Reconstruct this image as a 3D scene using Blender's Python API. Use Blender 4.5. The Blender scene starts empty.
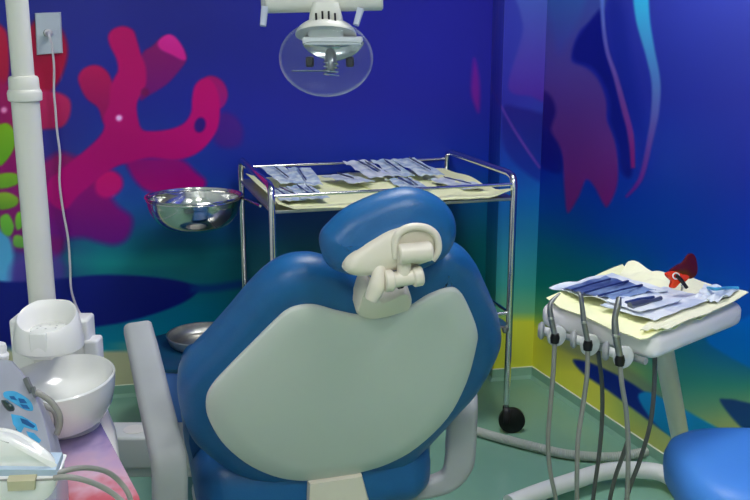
import bpy, math, random
import numpy as np
from mathutils import Vector, Matrix
random.seed(7)
C = bpy.context.scene.collection

# ------------------------------------------------------------------ camera
F_PX, PITCH, CAM_H = 950.0, math.radians(13.5), 1.4
cam_r = np.array([1, 0, 0.]); cam_f = np.array([0, math.cos(PITCH), -math.sin(PITCH)])
cam_u = np.array([0, math.sin(PITCH), math.cos(PITCH)]); cam_c = np.array([0, 0, CAM_H])
def ray(px, py): return cam_f + cam_r*(px-375)/F_PX + cam_u*(250-py)/F_PX
def atz(px, py, z):
    d = ray(px, py); return cam_c + d*((z-CAM_H)/d[2])
def aty(px, py, y):
    d = ray(px, py); return cam_c + d*(y/d[1])
def onp(px, py, P0, n):
    d = ray(px, py); return cam_c + d*(((P0-cam_c)@n)/(d@n))
cd = bpy.data.cameras.new('camera'); cam = bpy.data.objects.new('camera', cd); C.objects.link(cam)
cam.location = (0, 0, CAM_H); cam.rotation_euler = (math.pi/2-PITCH, 0, 0)
cd.sensor_width = 36; cd.lens = 36*F_PX/750; cd.clip_start = .05
bpy.context.scene.camera = cam
vs = bpy.context.scene.view_settings
vs.view_transform = 'Standard'; vs.look = 'None'; vs.gamma = 1; vs.use_curve_mapping = False; vs.exposure = 0.45

# ------------------------------------------------------------------ materials
def lin(c):
    return tuple(((v/255)/12.92 if v/255 <= .04045 else ((v/255+.055)/1.055)**2.4) for v in c)
def mat(name, rgb, rough=.5, metal=0., bump=0., bscale=60, trans=0., ior=1.45, noise=0., nscale=8, coat=0., sheen=0., aniso=0.):
    m = bpy.data.materials.new(name); m.use_nodes = True; nt = m.node_tree
    b = nt.nodes['Principled BSDF']; c = lin(rgb)
    b.inputs['Base Color'].default_value = (*c, 1); b.inputs['Roughness'].default_value = rough
    b.inputs['Metallic'].default_value = metal; b.inputs['Transmission Weight'].default_value = trans
    b.inputs['IOR'].default_value = ior; b.inputs['Coat Weight'].default_value = coat
    tc = nt.nodes.new('ShaderNodeTexCoord')
    if noise:
        n = nt.nodes.new('ShaderNodeTexNoise'); n.inputs['Scale'].default_value = nscale; n.inputs['Detail'].default_value = 5
        nt.links.new(tc.outputs['Object'], n.inputs['Vector'])
        r = nt.nodes.new('ShaderNodeValToRGB')
        r.color_ramp.elements[0].position = .3; r.color_ramp.elements[1].position = .7
        r.color_ramp.elements[0].color = (*[v*(1-noise) for v in c], 1); r.color_ramp.elements[1].color = (*[min(1, v*(1+noise)) for v in c], 1)
        nt.links.new(n.outputs['Fac'], r.inputs['Fac']); nt.links.new(r.outputs['Color'], b.inputs['Base Color'])
    if bump:
        n = nt.nodes.new('ShaderNodeTexNoise'); n.inputs['Scale'].default_value = bscale; n.inputs['Detail'].default_value = 3
        nt.links.new(tc.outputs['Object'], n.inputs['Vector'])
        bp = nt.nodes.new('ShaderNodeBump'); bp.inputs['Strength'].default_value = bump; bp.inputs['Distance'].default_value = .005
        nt.links.new(n.outputs['Fac'], bp.inputs['Height']); nt.links.new(bp.outputs['Normal'], b.inputs['Normal'])
    return m
M = dict(
    blue=mat('blue_upholstery', (24, 92, 150), .38, noise=.05, nscale=30, bump=.08, bscale=200),
    blue_seat=mat('blue_stool_vinyl', (70, 136, 222), .42, bump=.08, bscale=200),
    shell=mat('pale_grey_green_plastic', (208, 213, 209), .42, noise=.02, nscale=3),
    cream=mat('cream_plastic', (222, 215, 200), .35, noise=.02),
    grey=mat('grey_armrest_plastic', (158, 162, 165), .48, noise=.03, nscale=12),
    white=mat('white_plastic', (236, 236, 234), .3, noise=.01),
    offwhite=mat('offwhite_enamel', (222, 222, 214), .28, noise=.02),
    pinkwhite=mat('white_tray_plastic', (250, 244, 246), .3, noise=.01),
    ceramic=mat('white_ceramic', (232, 234, 230), .15, coat=.4, noise=.01),
    steel=mat('polished_steel', (226, 226, 222), .14, 1., noise=.03, nscale=20),
    steel_b=mat('brushed_steel', (196, 196, 190), .36, 1., noise=.08, nscale=40),
    dark_steel=mat('dark_steel', (140, 143, 143), .3, .75, noise=.1, nscale=40),
    rubber=mat('black_rubber', (10, 10, 11), .4, noise=.1),
    black=mat('black_plastic', (16, 15, 18), .35, noise=.1),
    hose=mat('grey_silicone_hose', (148, 148, 142), .4, noise=.06, nscale=40),
    hose_d=mat('dark_grey_hose', (92, 94, 92), .45, noise=.06, nscale=40),
    hose_w=mat('white_corrugated_hose', (190, 194, 186), .45, noise=.04),
    cord=mat('white_cord', (222, 218, 222), .4, noise=.02),
    plate=mat('outlet_plastic', (196, 206, 216), .3, noise=.02),
    paper=mat('pale_yellow_towel_paper', (250, 252, 200), .75, bump=.3, bscale=90, noise=.03, nscale=20),
    paper2=mat('pale_cream_towel_paper', (236, 236, 204), .75, bump=.3, bscale=90, noise=.03, nscale=20),
    red=mat('dark_red_acrylic', (84, 8, 8), .2, coat=.5, noise=.1),
    orange=mat('orange_red_acrylic', (225, 60, 25), .25, coat=.3, noise=.05),
    silver=mat('silver_painted_metal', (182, 184, 200), .35, .35, noise=.04),
    lblue=mat('blue_label_print', (70, 165, 215), .4, noise=.12, nscale=60),
    dblue=mat('dark_blue_label_print', (30, 90, 150), .4, noise=.2, nscale=60),
    beige=mat('beige_plastic', (196, 190, 158), .5, noise=.03),
    band=mat('pale_blue_gasket', (185, 205, 225), .4, noise=.03),
    bin=mat('blue_bin_plastic', (92, 134, 222), .4, noise=.06),
    bin_rim=mat('dark_blue_rim_plastic', (16, 74, 110), .3, noise=.06),
    wall=mat('pale_wall_paint', (236, 238, 236), .8, noise=.02),
    ceil=mat('white_ceiling_paint', (240, 240, 238), .9, noise=.02),
    inst=mat('navy_tinted_instrument', (60, 80, 130), .3, .4, noise=.1),
    inst_g=mat('grey_instrument_steel', (105, 112, 128), .3, .7, noise=.1),
    reflector=mat('lamp_mirror_reflector', (185, 192, 190), .22, 1., noise=.1, nscale=25),
)
def clear(name, tint, trans_fac):
    m = bpy.data.materials.new(name); m.use_nodes = True; nt = m.node_tree; nt.nodes.clear()
    o = nt.nodes.new('ShaderNodeOutputMaterial'); mx = nt.nodes.new('ShaderNodeMixShader')
    t = nt.nodes.new('ShaderNodeBsdfTransparent'); t.inputs[0].default_value = (*lin(tint), 1)
    g = nt.nodes.new('ShaderNodeBsdfPrincipled'); g.inputs['Base Color'].default_value = (.75, .8, .85, 1); g.inputs['Roughness'].default_value = .08
    fr = nt.nodes.new('ShaderNodeLayerWeight'); fr.inputs['Blend'].default_value = .35
    mp = nt.nodes.new('ShaderNodeMapRange'); mp.inputs['From Min'].default_value = .45; mp.inputs['To Min'].default_value = 1-trans_fac; mp.inputs['To Max'].default_value = .75
    nt.links.new(fr.outputs['Facing'], mp.inputs['Value']); nt.links.new(mp.outputs['Result'], mx.inputs['Fac'])
    nt.links.new(t.outputs[0], mx.inputs[1]); nt.links.new(g.outputs[0], mx.inputs[2]); nt.links.new(mx.outputs[0], o.inputs[0])
    return m
M['dome'] = clear('clear_polycarbonate', (242, 246, 250), .95)
def emis(name, col, s):
    m = bpy.data.materials.new(name); m.use_nodes = True; b = m.node_tree.nodes['Principled BSDF']
    b.inputs['Base Color'].default_value = (*col, 1)
    b.inputs['Emission Color'].default_value = (*col, 1); b.inputs['Emission Strength'].default_value = s; return m
def pouch_mat(name, base, spots, sc):      # crinkled film with printed / tinted patches
    m = mat(name, base, .38, coat=.15, bump=.5, bscale=45); nt = m.node_tree; b = nt.nodes['Principled BSDF']
    tc = nt.nodes.new('ShaderNodeTexCoord'); n = nt.nodes.new('ShaderNodeTexNoise'); n.inputs['Scale'].default_value = sc; n.inputs['Detail'].default_value = 2
    r = nt.nodes.new('ShaderNodeValToRGB'); r.color_ramp.elements[0].position = .42; r.color_ramp.elements[1].position = .58
    r.color_ramp.elements[0].color = (*lin(base), 1); r.color_ramp.elements[1].color = (*lin(spots), 1)
    nt.links.new(tc.outputs['Object'], n.inputs['Vector']); nt.links.new(n.outputs['Fac'], r.inputs['Fac']); nt.links.new(r.outputs['Color'], b.inputs['Base Color'])
    return m
M['film'] = pouch_mat('pale_blue_pouch_film', (232, 244, 244), (178, 200, 222), 26)
M['film_w'] = pouch_mat('white_pouch_film', (232, 238, 242), (200, 212, 228), 18)
M['film_b'] = pouch_mat('blue_pouch_film', (62, 80, 134), (122, 146, 188), 9)
def floor_mat():
    m = mat('green_vinyl_floor', (136, 182, 160), .22, noise=.05, nscale=3); return m
M['floor'] = floor_mat()
def print_mat():                            # the purple-pink printed mat
    m = bpy.data.materials.new('purple_pink_print'); m.use_nodes = True; nt = m.node_tree; b = nt.nodes['Principled BSDF']; b.inputs['Roughness'].default_value = .25
    tc = nt.nodes.new('ShaderNodeTexCoord'); sp = nt.nodes.new('ShaderNodeSeparateXYZ'); n = nt.nodes.new('ShaderNodeTexNoise'); n.inputs['Scale'].default_value = 9
    a = nt.nodes.new('ShaderNodeMath'); a.operation = 'MULTIPLY_ADD'; a.inputs[1].default_value = .35
    r = nt.nodes.new('ShaderNodeValToRGB'); e = r.color_ramp.elements
    e[0].position = .1; e[0].color = (*lin((120, 118, 190)), 1); e[1].position = .32; e[1].color = (*lin((200, 176, 214)), 1)
    for p, c in ((.52, (228, 186, 206)), (.68, (216, 110, 120)), (.8, (214, 96, 110)), (.9, (196, 190, 226))):
        x = e.new(p); x.color = (*lin(c), 1)
    nt.links.new(tc.outputs['Generated'], sp.inputs[0]); nt.links.new(tc.outputs['Generated'], n.inputs['Vector'])
    inv = nt.nodes.new('ShaderNodeMath'); inv.operation = 'SUBTRACT'; inv.inputs[0].default_value = .86
    nt.links.new(sp.outputs['Y'], inv.inputs[1]); nt.links.new(n.outputs['Fac'], a.inputs[0]); nt.links.new(inv.outputs[0], a.inputs[2])
    nt.links.new(a.outputs[0], r.inputs['Fac']); nt.links.new(r.outputs['Color'], b.inputs['Base Color'])
    return m
M['print'] = print_mat()

# ------------------------------------------------------------------ object helpers
ORG = {}
def thing(name, loc, label, cat, group=None):
    o = bpy.data.objects.new(name, None); C.objects.link(o); o.location = loc; o.empty_display_size = .05
    ORG[o] = np.array(loc, float); o['label'] = label; o['category'] = cat
    if group: o['group'] = group
    return o
def obj(name, geo, m, parent=None, smooth=True, loc=None):
    """geo = (verts in world metres, faces). child vertices are stored relative to the root's origin"""
    V, Fc = geo; V = np.array([tuple(v) for v in V], float)
    if parent is not None: org = ORG[parent]
    elif loc is not None: org = np.array(loc, float)
    else:
        a, b = V.min(0), V.max(0); org = np.array([(a[0]+b[0])/2, (a[1]+b[1])/2, a[2]])
    me = bpy.data.meshes.new(name); me.from_pydata([tuple(v-org) for v in V], [], [tuple(f) for f in Fc])
    o = bpy.data.objects.new(name, me); C.objects.link(o); ORG[o] = org
    if parent is None: o.location = org
    else: o.parent = parent
    me.materials.append(M[m] if isinstance(m, str) else m)
    if smooth:
        me.shade_smooth()
        try: me.set_sharp_from_angle(angle=math.radians(42))
        except Exception: pass
    return o
def tag(o, label, cat, group=None):
    o['label'] = label; o['category'] = cat
    if group: o['group'] = group
    return o
def struct(name, geo, m, smooth=False):
    o = obj(name, geo, m, None, smooth); o['kind'] = 'structure'; return o
def join(*gs):
    V, Fc = [], []
    for g in gs:
        n = len(V); V += [tuple(v) for v in g[0]]; Fc += [tuple(i+n for i in f) for f in g[1]]
    return V, Fc
def catmull(P, n, closed=False):
    P = [np.array(p, float) for p in P]; out = []; k = len(P); segs = k if closed else k-1
    for i in range(segs):
        if closed: a, b, c, d = P[(i-1) % k], P[i], P[(i+1) % k], P[(i+2) % k]
        else: a, b, c, d = P[max(i-1, 0)], P[i], P[i+1], P[min(i+2, k-1)]
        for j in range(n):
            t = j/n
            out.append(.5*((2*b)+(-a+c)*t+(2*a-5*b+4*c-d)*t*t+(-a+3*b-3*c+d)*t**3))
    if not closed: out.append(P[-1])
    return out
def norm(v): v = np.array(v, float); return v/(np.linalg.norm(v)+1e-12)
def sweep(path, section, ups=None, cap=True):
    """path: points; section(i, t) -> list of (a, b) offsets in the frame"""
    P = [np.array(p, float) for p in path]; n = len(P); V, Fc = [], []; prev = None
    for i in range(n):
        T = norm(P[min(i+1, n-1)]-P[max(i-1, 0)])
        if ups is not None: A = norm(np.cross(T, ups)); 
        else:
            if prev is None:
                h = np.array([0, 0, 1.]) if abs(T[2]) < .9 else np.array([1., 0, 0]); A = norm(np.cross(T, h))
            else: A = norm(prev - T*(prev@T))
            prev = A
        B = np.cross(T, A); sec = section(i, i/(n-1))
        for a, b in sec: V.append(P[i]+A*a+B*b)
    k = len(sec)
    for i in range(n-1):
        for j in range(k): Fc.append((i*k+j, i*k+(j+1) % k, (i+1)*k+(j+1) % k, (i+1)*k+j))
    if cap: Fc.append(tuple(range(k))[::-1]); Fc.append(tuple((n-1)*k+j for j in range(k)))
    return V, Fc
def tube(P, r, seg=10, smooth=0):
    if smooth: P = catmull(P, smooth)
    n = len(P); rr = r if hasattr(r, '__len__') else None
    def sec(i, t):
        q = r if rr is None else float(np.interp(t, np.linspace(0, 1, len(rr)), rr))
        return [(q*math.cos(2*math.pi*j/seg), q*math.sin(2*math.pi*j/seg)) for j in range(seg)]
    return sweep(P, sec)
def rrect(w, h, r, k=4):
    out = []
    for cx, cy, a0 in ((w/2-r, h/2-r, 0), (-w/2+r, h/2-r, 90), (-w/2+r, -h/2+r, 180), (w/2-r, -h/2+r, 270)):
        for j in range(k+1):
            a = math.radians(a0+90*j/k); out.append((cx+r*math.cos(a), cy+r*math.sin(a)))
    return out
def lathe(prof, origin, axis=(0, 0, 1), seg=48, scale=(1, 1)):
    ax = norm(axis); h = np.array([1., 0, 0]) if abs(ax[0]) < .9 else np.array([0, 1., 0])
    A = norm(h-ax*(h@ax)); B = np.cross(ax, A); o = np.array(origin, float); V, Fc = [], []
    for r, z in prof:
        for j in range(seg):
            a = 2*math.pi*j/seg; V.append(o+ax*z+A*(r*math.cos(a)*scale[0])+B*(r*math.sin(a)*scale[1]))
    for i in range(len(prof)-1):
        for j in range(seg): Fc.append((i*seg+j, i*seg+(j+1) % seg, (i+1)*seg+(j+1) % seg, (i+1)*seg+j))
    if prof[0][0] > 1e-6: Fc.append(tuple(range(seg))[::-1])
    if prof[-1][0] > 1e-6: Fc.append(tuple((len(prof)-1)*seg+j for j in range(seg)))
    return V, Fc
def cyl(a, b, r, seg=20, bev=0):
    a = np.array(a, float); b = np.array(b, float); L = np.linalg.norm(b-a); bv = bev or min(r, L)*.15
    return lathe([(r-bv, 0), (r, bv), (r, L-bv), (r-bv, L)], a, b-a, seg)
def rings(loops, cap0=True, cap1=True):
    V, Fc = [], []; k = len(loops[0])
    for l in loops: V += list(l)
    for i in range(len(loops)-1):
        for j in range(k): Fc.append((i*k+j, i*k+(j+1) % k, (i+1)*k+(j+1) % k, (i+1)*k+j))
    if cap0: Fc.append(tuple(range(k))[::-1])
    if cap1: Fc.append(tuple((len(loops)-1)*k+j for j in range(k)))
    return V, Fc
def inset2(L, d):
    L = [np.array(p, float) for p in L]; n = len(L); out = []
    area = sum(L[i][0]*L[(i+1) % n][1]-L[(i+1) % n][0]*L[i][1] for i in range(n)); s = 1 if area > 0 else -1
    for i in range(n):
        t = norm(L[(i+1) % n]-L[(i-1) % n]); out.append(L[i]+s*d*np.array([-t[1], t[0]]))
    return out
class Plane:
    def __init__(s, P0, r, u): s.P = np.array(P0, float); s.r = norm(r); s.u = norm(u - s.r*(np.array(u)@s.r)); s.n = np.cross(s.r, s.u)
    def loc(s, px, py, off=0.):
        q = onp(px, py, s.P+s.n*off, s.n)-s.P; return np.array([q@s.r, q@s.u])
    def w(s, a, b, h=0.): return s.P+s.r*a+s.u*b+s.n*h
    def px(s, px, py, h=0.): a = s.loc(px, py, h); return s.w(a[0], a[1], h)
def pad(plane, L2, prof, dome0=0., dome1=0., steps=6):
    """L2 outline in plane coords; prof [(inset, height)], domed caps at both ends"""
    loops = []; ctr = np.mean(np.array(L2), 0)
    first = inset2(L2, prof[0][0]); last = inset2(L2, prof[-1][0])
    for s in range(1, steps):
        f = s/steps; loops.append([plane.w(*(ctr+(p-ctr)*f), prof[0][1]+dome0*(1-f*f)) for p in first])
    for d, h in prof: loops.append([plane.w(p[0], p[1], h) for p in inset2(L2, d)])
    for s in range(steps-1, 0, -1):
        f = s/steps; loops.append([plane.w(*(ctr+(p-ctr)*f), prof[-1][1]+dome1*(1-f*f)) for p in last])
    return rings(loops)
def outline(plane, pts, n=5, off=0.): return catmull([plane.loc(x, y, off) for x, y in pts], n, True)
def box(c, sx, sy, sz, rz=0., bev=.006, seg=3):
    """rounded box centred on c (bottom z = c[2])"""
    ca, sa = math.cos(rz), math.sin(rz); bev = min(bev, sx/2.01, sy/2.01, sz/2.01); loops = []
    def ring(i, z):
        return [np.array([c[0]+x*ca-y*sa, c[1]+x*sa+y*ca, c[2]+z]) for x, y in rrect(sx-2*i, sy-2*i, max(bev-i, .0005)+.0005, 3)]
    for j in range(seg+1):
        a = math.pi/2*j/seg; loops.append(ring(bev*(1-math.sin(a)), bev*(1-math.cos(a))))
    for j in range(seg+1):
        a = math.pi/2*(1-j/seg); loops.append(ring(bev*(1-math.sin(a)), sz-bev*(1-math.cos(a))))
    return rings(loops)
def slab(poly, z0, z1, bev=.005, round_=0, seg=3):
    """extruded polygon of world (x, y) with rounded top/bottom edges"""
    L = [np.array(p[:2], float) for p in poly]
    if round_:
        out = []; n = len(L)
        for i in range(n):
            a, b, c = L[i-1], L[i], L[(i+1) % n]; d1 = norm(a-b); d2 = norm(c-b)
            r = min(round_, np.linalg.norm(a-b)/2.05, np.linalg.norm(c-b)/2.05)
            for k in range(6):
                t = k/5; out.append((1-t)**2*(b+d1*r)+2*t*(1-t)*b+t*t*(b+d2*r))
        L = out
    lp = []
    for j in range(seg+1):
        a = math.pi/2*j/seg; lp.append([np.array([*p, z0+bev*(1-math.cos(a))]) for p in inset2(L, bev*(1-math.sin(a)))])
    for j in range(seg+1):
        a = math.pi/2*(1-j/seg); lp.append([np.array([*p, z1-bev*(1-math.cos(a))]) for p in inset2(L, bev*(1-math.sin(a)))])
    return rings(lp)
def sheet(c4, nx=18, ny=12, amp=.004, seed=0, thick=.0012, curl=None, edge=0.):
    """wavy sheet between 4 corners (bl, br, tr, tl) with real thickness"""
    rg = np.random.RandomState(seed); ph = rg.rand(6, 3)*6.28; a, b, c, d = [np.array(p, float) for p in c4]
    V = []; fr = rg.rand(6, 2)*9+3
    for s in (0, 1):
        for j in range(ny+1):
            for i in range(nx+1):
                u, v = i/nx, j/ny; p = (a*(1-u)+b*u)*(1-v)+(d*(1-u)+c*u)*v
                z = sum(math.sin(fr[k, 0]*u+ph[k, 0])*math.sin(fr[k, 1]*v+ph[k, 1]) for k in range(6))/2.2*amp
                e = min(u, 1-u)*3 if edge else 1
                jit = np.array([math.sin(9*v+ph[0, 2])*edge*(1-min(1, e)), math.sin(8*u+ph[1, 2])*edge*(1-min(1, min(v, 1-v)*4)) if edge else 0, 0])
                if curl: z += curl(u, v)
                V.append(p+jit+np.array([0, 0, abs(z)*.9+z*.1 + (thick if s else 0)]))
    Fc = []; w = nx+1; N = w*(ny+1)
    for j in range(ny):
        for i in range(nx):
            q = j*w+i; Fc.append((q, q+w, q+w+1, q+1)); Fc.append((N+q, N+q+1, N+q+w+1, N+q+w))
    bd = [i for i in range(nx+1)]+[j*w+nx for j in range(1, ny+1)]+[ny*w+i for i in range(nx-1, -1, -1)]+[j*w for j in range(ny-1, 0, -1)]
    for k in range(len(bd)): p, q = bd[k], bd[(k+1) % len(bd)]; Fc.append((p, q, N+q, N+p))
    return V, Fc

# ------------------------------------------------------------------ the painted sea mural
def poly_sd(px, py, P, soft):
    P = np.array(P, float); x0, y0 = P.min(0)-soft*2; x1, y1 = P.max(0)+soft*2
    idx = np.nonzero((px > x0) & (px < x1) & (py > y0) & (py < y1))[0]
    X, Y = px[idx], py[idx]; ins = np.zeros(len(idx), bool); dd = np.full(len(idx), 1e9)
    for i in range(len(P)):
        ax, ay = P[i]; bx, by = P[(i+1) % len(P)]
        if ay != by:
            ins ^= ((ay > Y) != (by > Y)) & (X < (bx-ax)*(Y-ay)/(by-ay)+ax)
        L2 = (bx-ax)**2+(by-ay)**2+1e-9; t = np.clip(((X-ax)*(bx-ax)+(Y-ay)*(by-ay))/L2, 0, 1)
        dd = np.minimum(dd, np.hypot(X-ax-t*(bx-ax), Y-ay-t*(by-ay)))
    sd = np.where(ins, dd, -dd); return idx, np.clip(sd/soft*.5+.5, 0, 1)
def lens(cx, cy, rx, ry, ang=0, n=20):
    a = math.radians(ang); return [(cx+rx*math.cos(t)*math.cos(a)-ry*math.sin(t)*math.sin(a), cy+rx*math.cos(t)*math.sin(a)+ry*math.sin(t)*math.cos(a)) for t in np.linspace(0, 2*math.pi, n, endpoint=False)]
def ribbon(P, w):
    Q = [np.array(p, float) for p in catmull(P, 5)]; n = len(Q); L, R = [], []
    for i in range(n):
        t = norm(Q[min(i+1, n-1)]-Q[max(i-1, 0)]); q = float(np.interp(i/(n-1), np.linspace(0, 1, len(w)), w))/2
        L.append(Q[i]+np.array([-t[1], t[0]])*q); R.append(Q[i]-np.array([-t[1], t[0]])*q)
    return L+R[::-1]
def cr(P): return catmull(P, 4, True)
# background: columns of vertical colour stops
BG = {
 'back': [
  (0, [(0, (30, 40, 130)), (100, (40, 40, 130)), (160, (60, 30, 110)), (230, (70, 40, 120)), (262, (60, 60, 140)), (300, (40, 30, 110)), (345, (30, 60, 130)), (352, (180, 178, 142)), (420, (180, 178, 142))]),
  (100, [(0, (33, 38, 130)), (100, (28, 38, 138)), (180, (32, 66, 150)), (222, (28, 84, 146)), (240, (18, 104, 130)), (264, (22, 124, 132)), (278, (20, 110, 122)), (322, (5, 112, 146)), (349, (0, 128, 156)), (353, (180, 178, 142)), (420, (180, 178, 142))]),
  (165, [(0, (28, 32, 122)), (100, (26, 36, 136)), (200, (26, 72, 150)), (232, (14, 76, 112)), (248, (12, 90, 110)), (264, (22, 120, 126)), (278, (16, 104, 118)), (314, (4, 112, 146)), (340, (0, 124, 152)), (344, (180, 178, 142)), (420, (180, 178, 142))]),
  (245, [(0, (24, 30, 120)), (110, (28, 34, 132)), (165, (20, 40, 140)), (215, (20, 64, 136)), (250, (8, 86, 106)), (276, (12, 100, 110)), (310, (2, 104, 130)), (338, (0, 116, 146)), (342, (190, 190, 110)), (420, (190, 190, 110))]),
  (380, [(0, (28, 30, 132)), (100, (30, 32, 136)), (160, (20, 40, 140)), (200, (12, 52, 128)), (245, (4, 72, 92)), (300, (2, 78, 84)), (325, (10, 96, 110)), (332, (200, 196, 70)), (420, (200, 196, 70))]),
  (478, [(0, (34, 32, 140)), (100, (32, 34, 142)), (160, (18, 42, 148)), (200, (8, 76, 130)), (245, (6, 88, 96)), (300, (4, 84, 86)), (318, (20, 100, 100)), (325, (206, 204, 56)), (420, (206, 204, 56))]),
 ],
 'corner': [
  (478, [(0, (20, 22, 120)), (150, (16, 18, 112)), (200, (4, 46, 100)), (260, (2, 66, 78)), (300, (6, 84, 84)), (316, (20, 100, 100)), (324, (206, 204, 56)), (420, (206, 204, 56))]),  # pier's left side face, stops darkened partly for its shade
  (503, [(0, (50, 56, 158)), (100, (44, 44, 150)), (165, (24, 64, 160)), (200, (22, 90, 164)), (250, (44, 132, 160)), (285, (60, 150, 144)), (312, (110, 170, 130)), (322, (206, 208, 66)), (420, (206, 208, 66))]),
  (545, [(0, (56, 66, 166)), (100, (48, 52, 156)), (165, (26, 70, 164)), (200, (20, 100, 170)), (250, (40, 132, 160)), (285, (56, 150, 140)), (312, (106, 168, 120)), (322, (200, 200, 60)), (420, (200, 200, 60))]),
 ],
 'right': [
  (530, [(0, (40, 46, 150)), (100, (30, 32, 132)), (170, (12, 36, 138)), (210, (6, 64, 140)), (245, (4, 96, 116)), (285, (10, 116, 106)), (312, (96, 156, 100)), (328, (220, 214, 66)), (420, (226, 220, 60)), (500, (226, 220, 60))]),
  (600, [(0, (40, 48, 150)), (100, (24, 32, 142)), (170, (10, 40, 148)), (230, (6, 60, 146)), (265, (6, 88, 116)), (310, (20, 112, 104)), (350, (120, 124, 104)), (372, (216, 210, 84)), (500, (220, 214, 80))]),
  (670, [(0, (48, 58, 158)), (100, (34, 46, 146)), (170, (18, 52, 152)), (250, (8, 62, 156)), (300, (6, 84, 156)), (338, (20, 104, 122)), (380, (44, 126, 118)), (415, (100, 150, 120)), (432, (150, 164, 110)), (500, (210, 204, 90))]),
  (750, [(0, (60, 70, 172)), (100, (44, 52, 150)), (170, (30, 46, 152)), (250, (14, 54, 160)), (300, (8, 72, 168)), (350, (6, 84, 160)), (385, (50, 132, 116)), (420, (140, 160, 96)), (500, (190, 184, 60))]),  # lighter top stop paints glare on the wall's upper right
 ]}
MAG, MAG2, PUR = (190, 4, 102), (170, 8, 80), (112, 22, 124)
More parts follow.
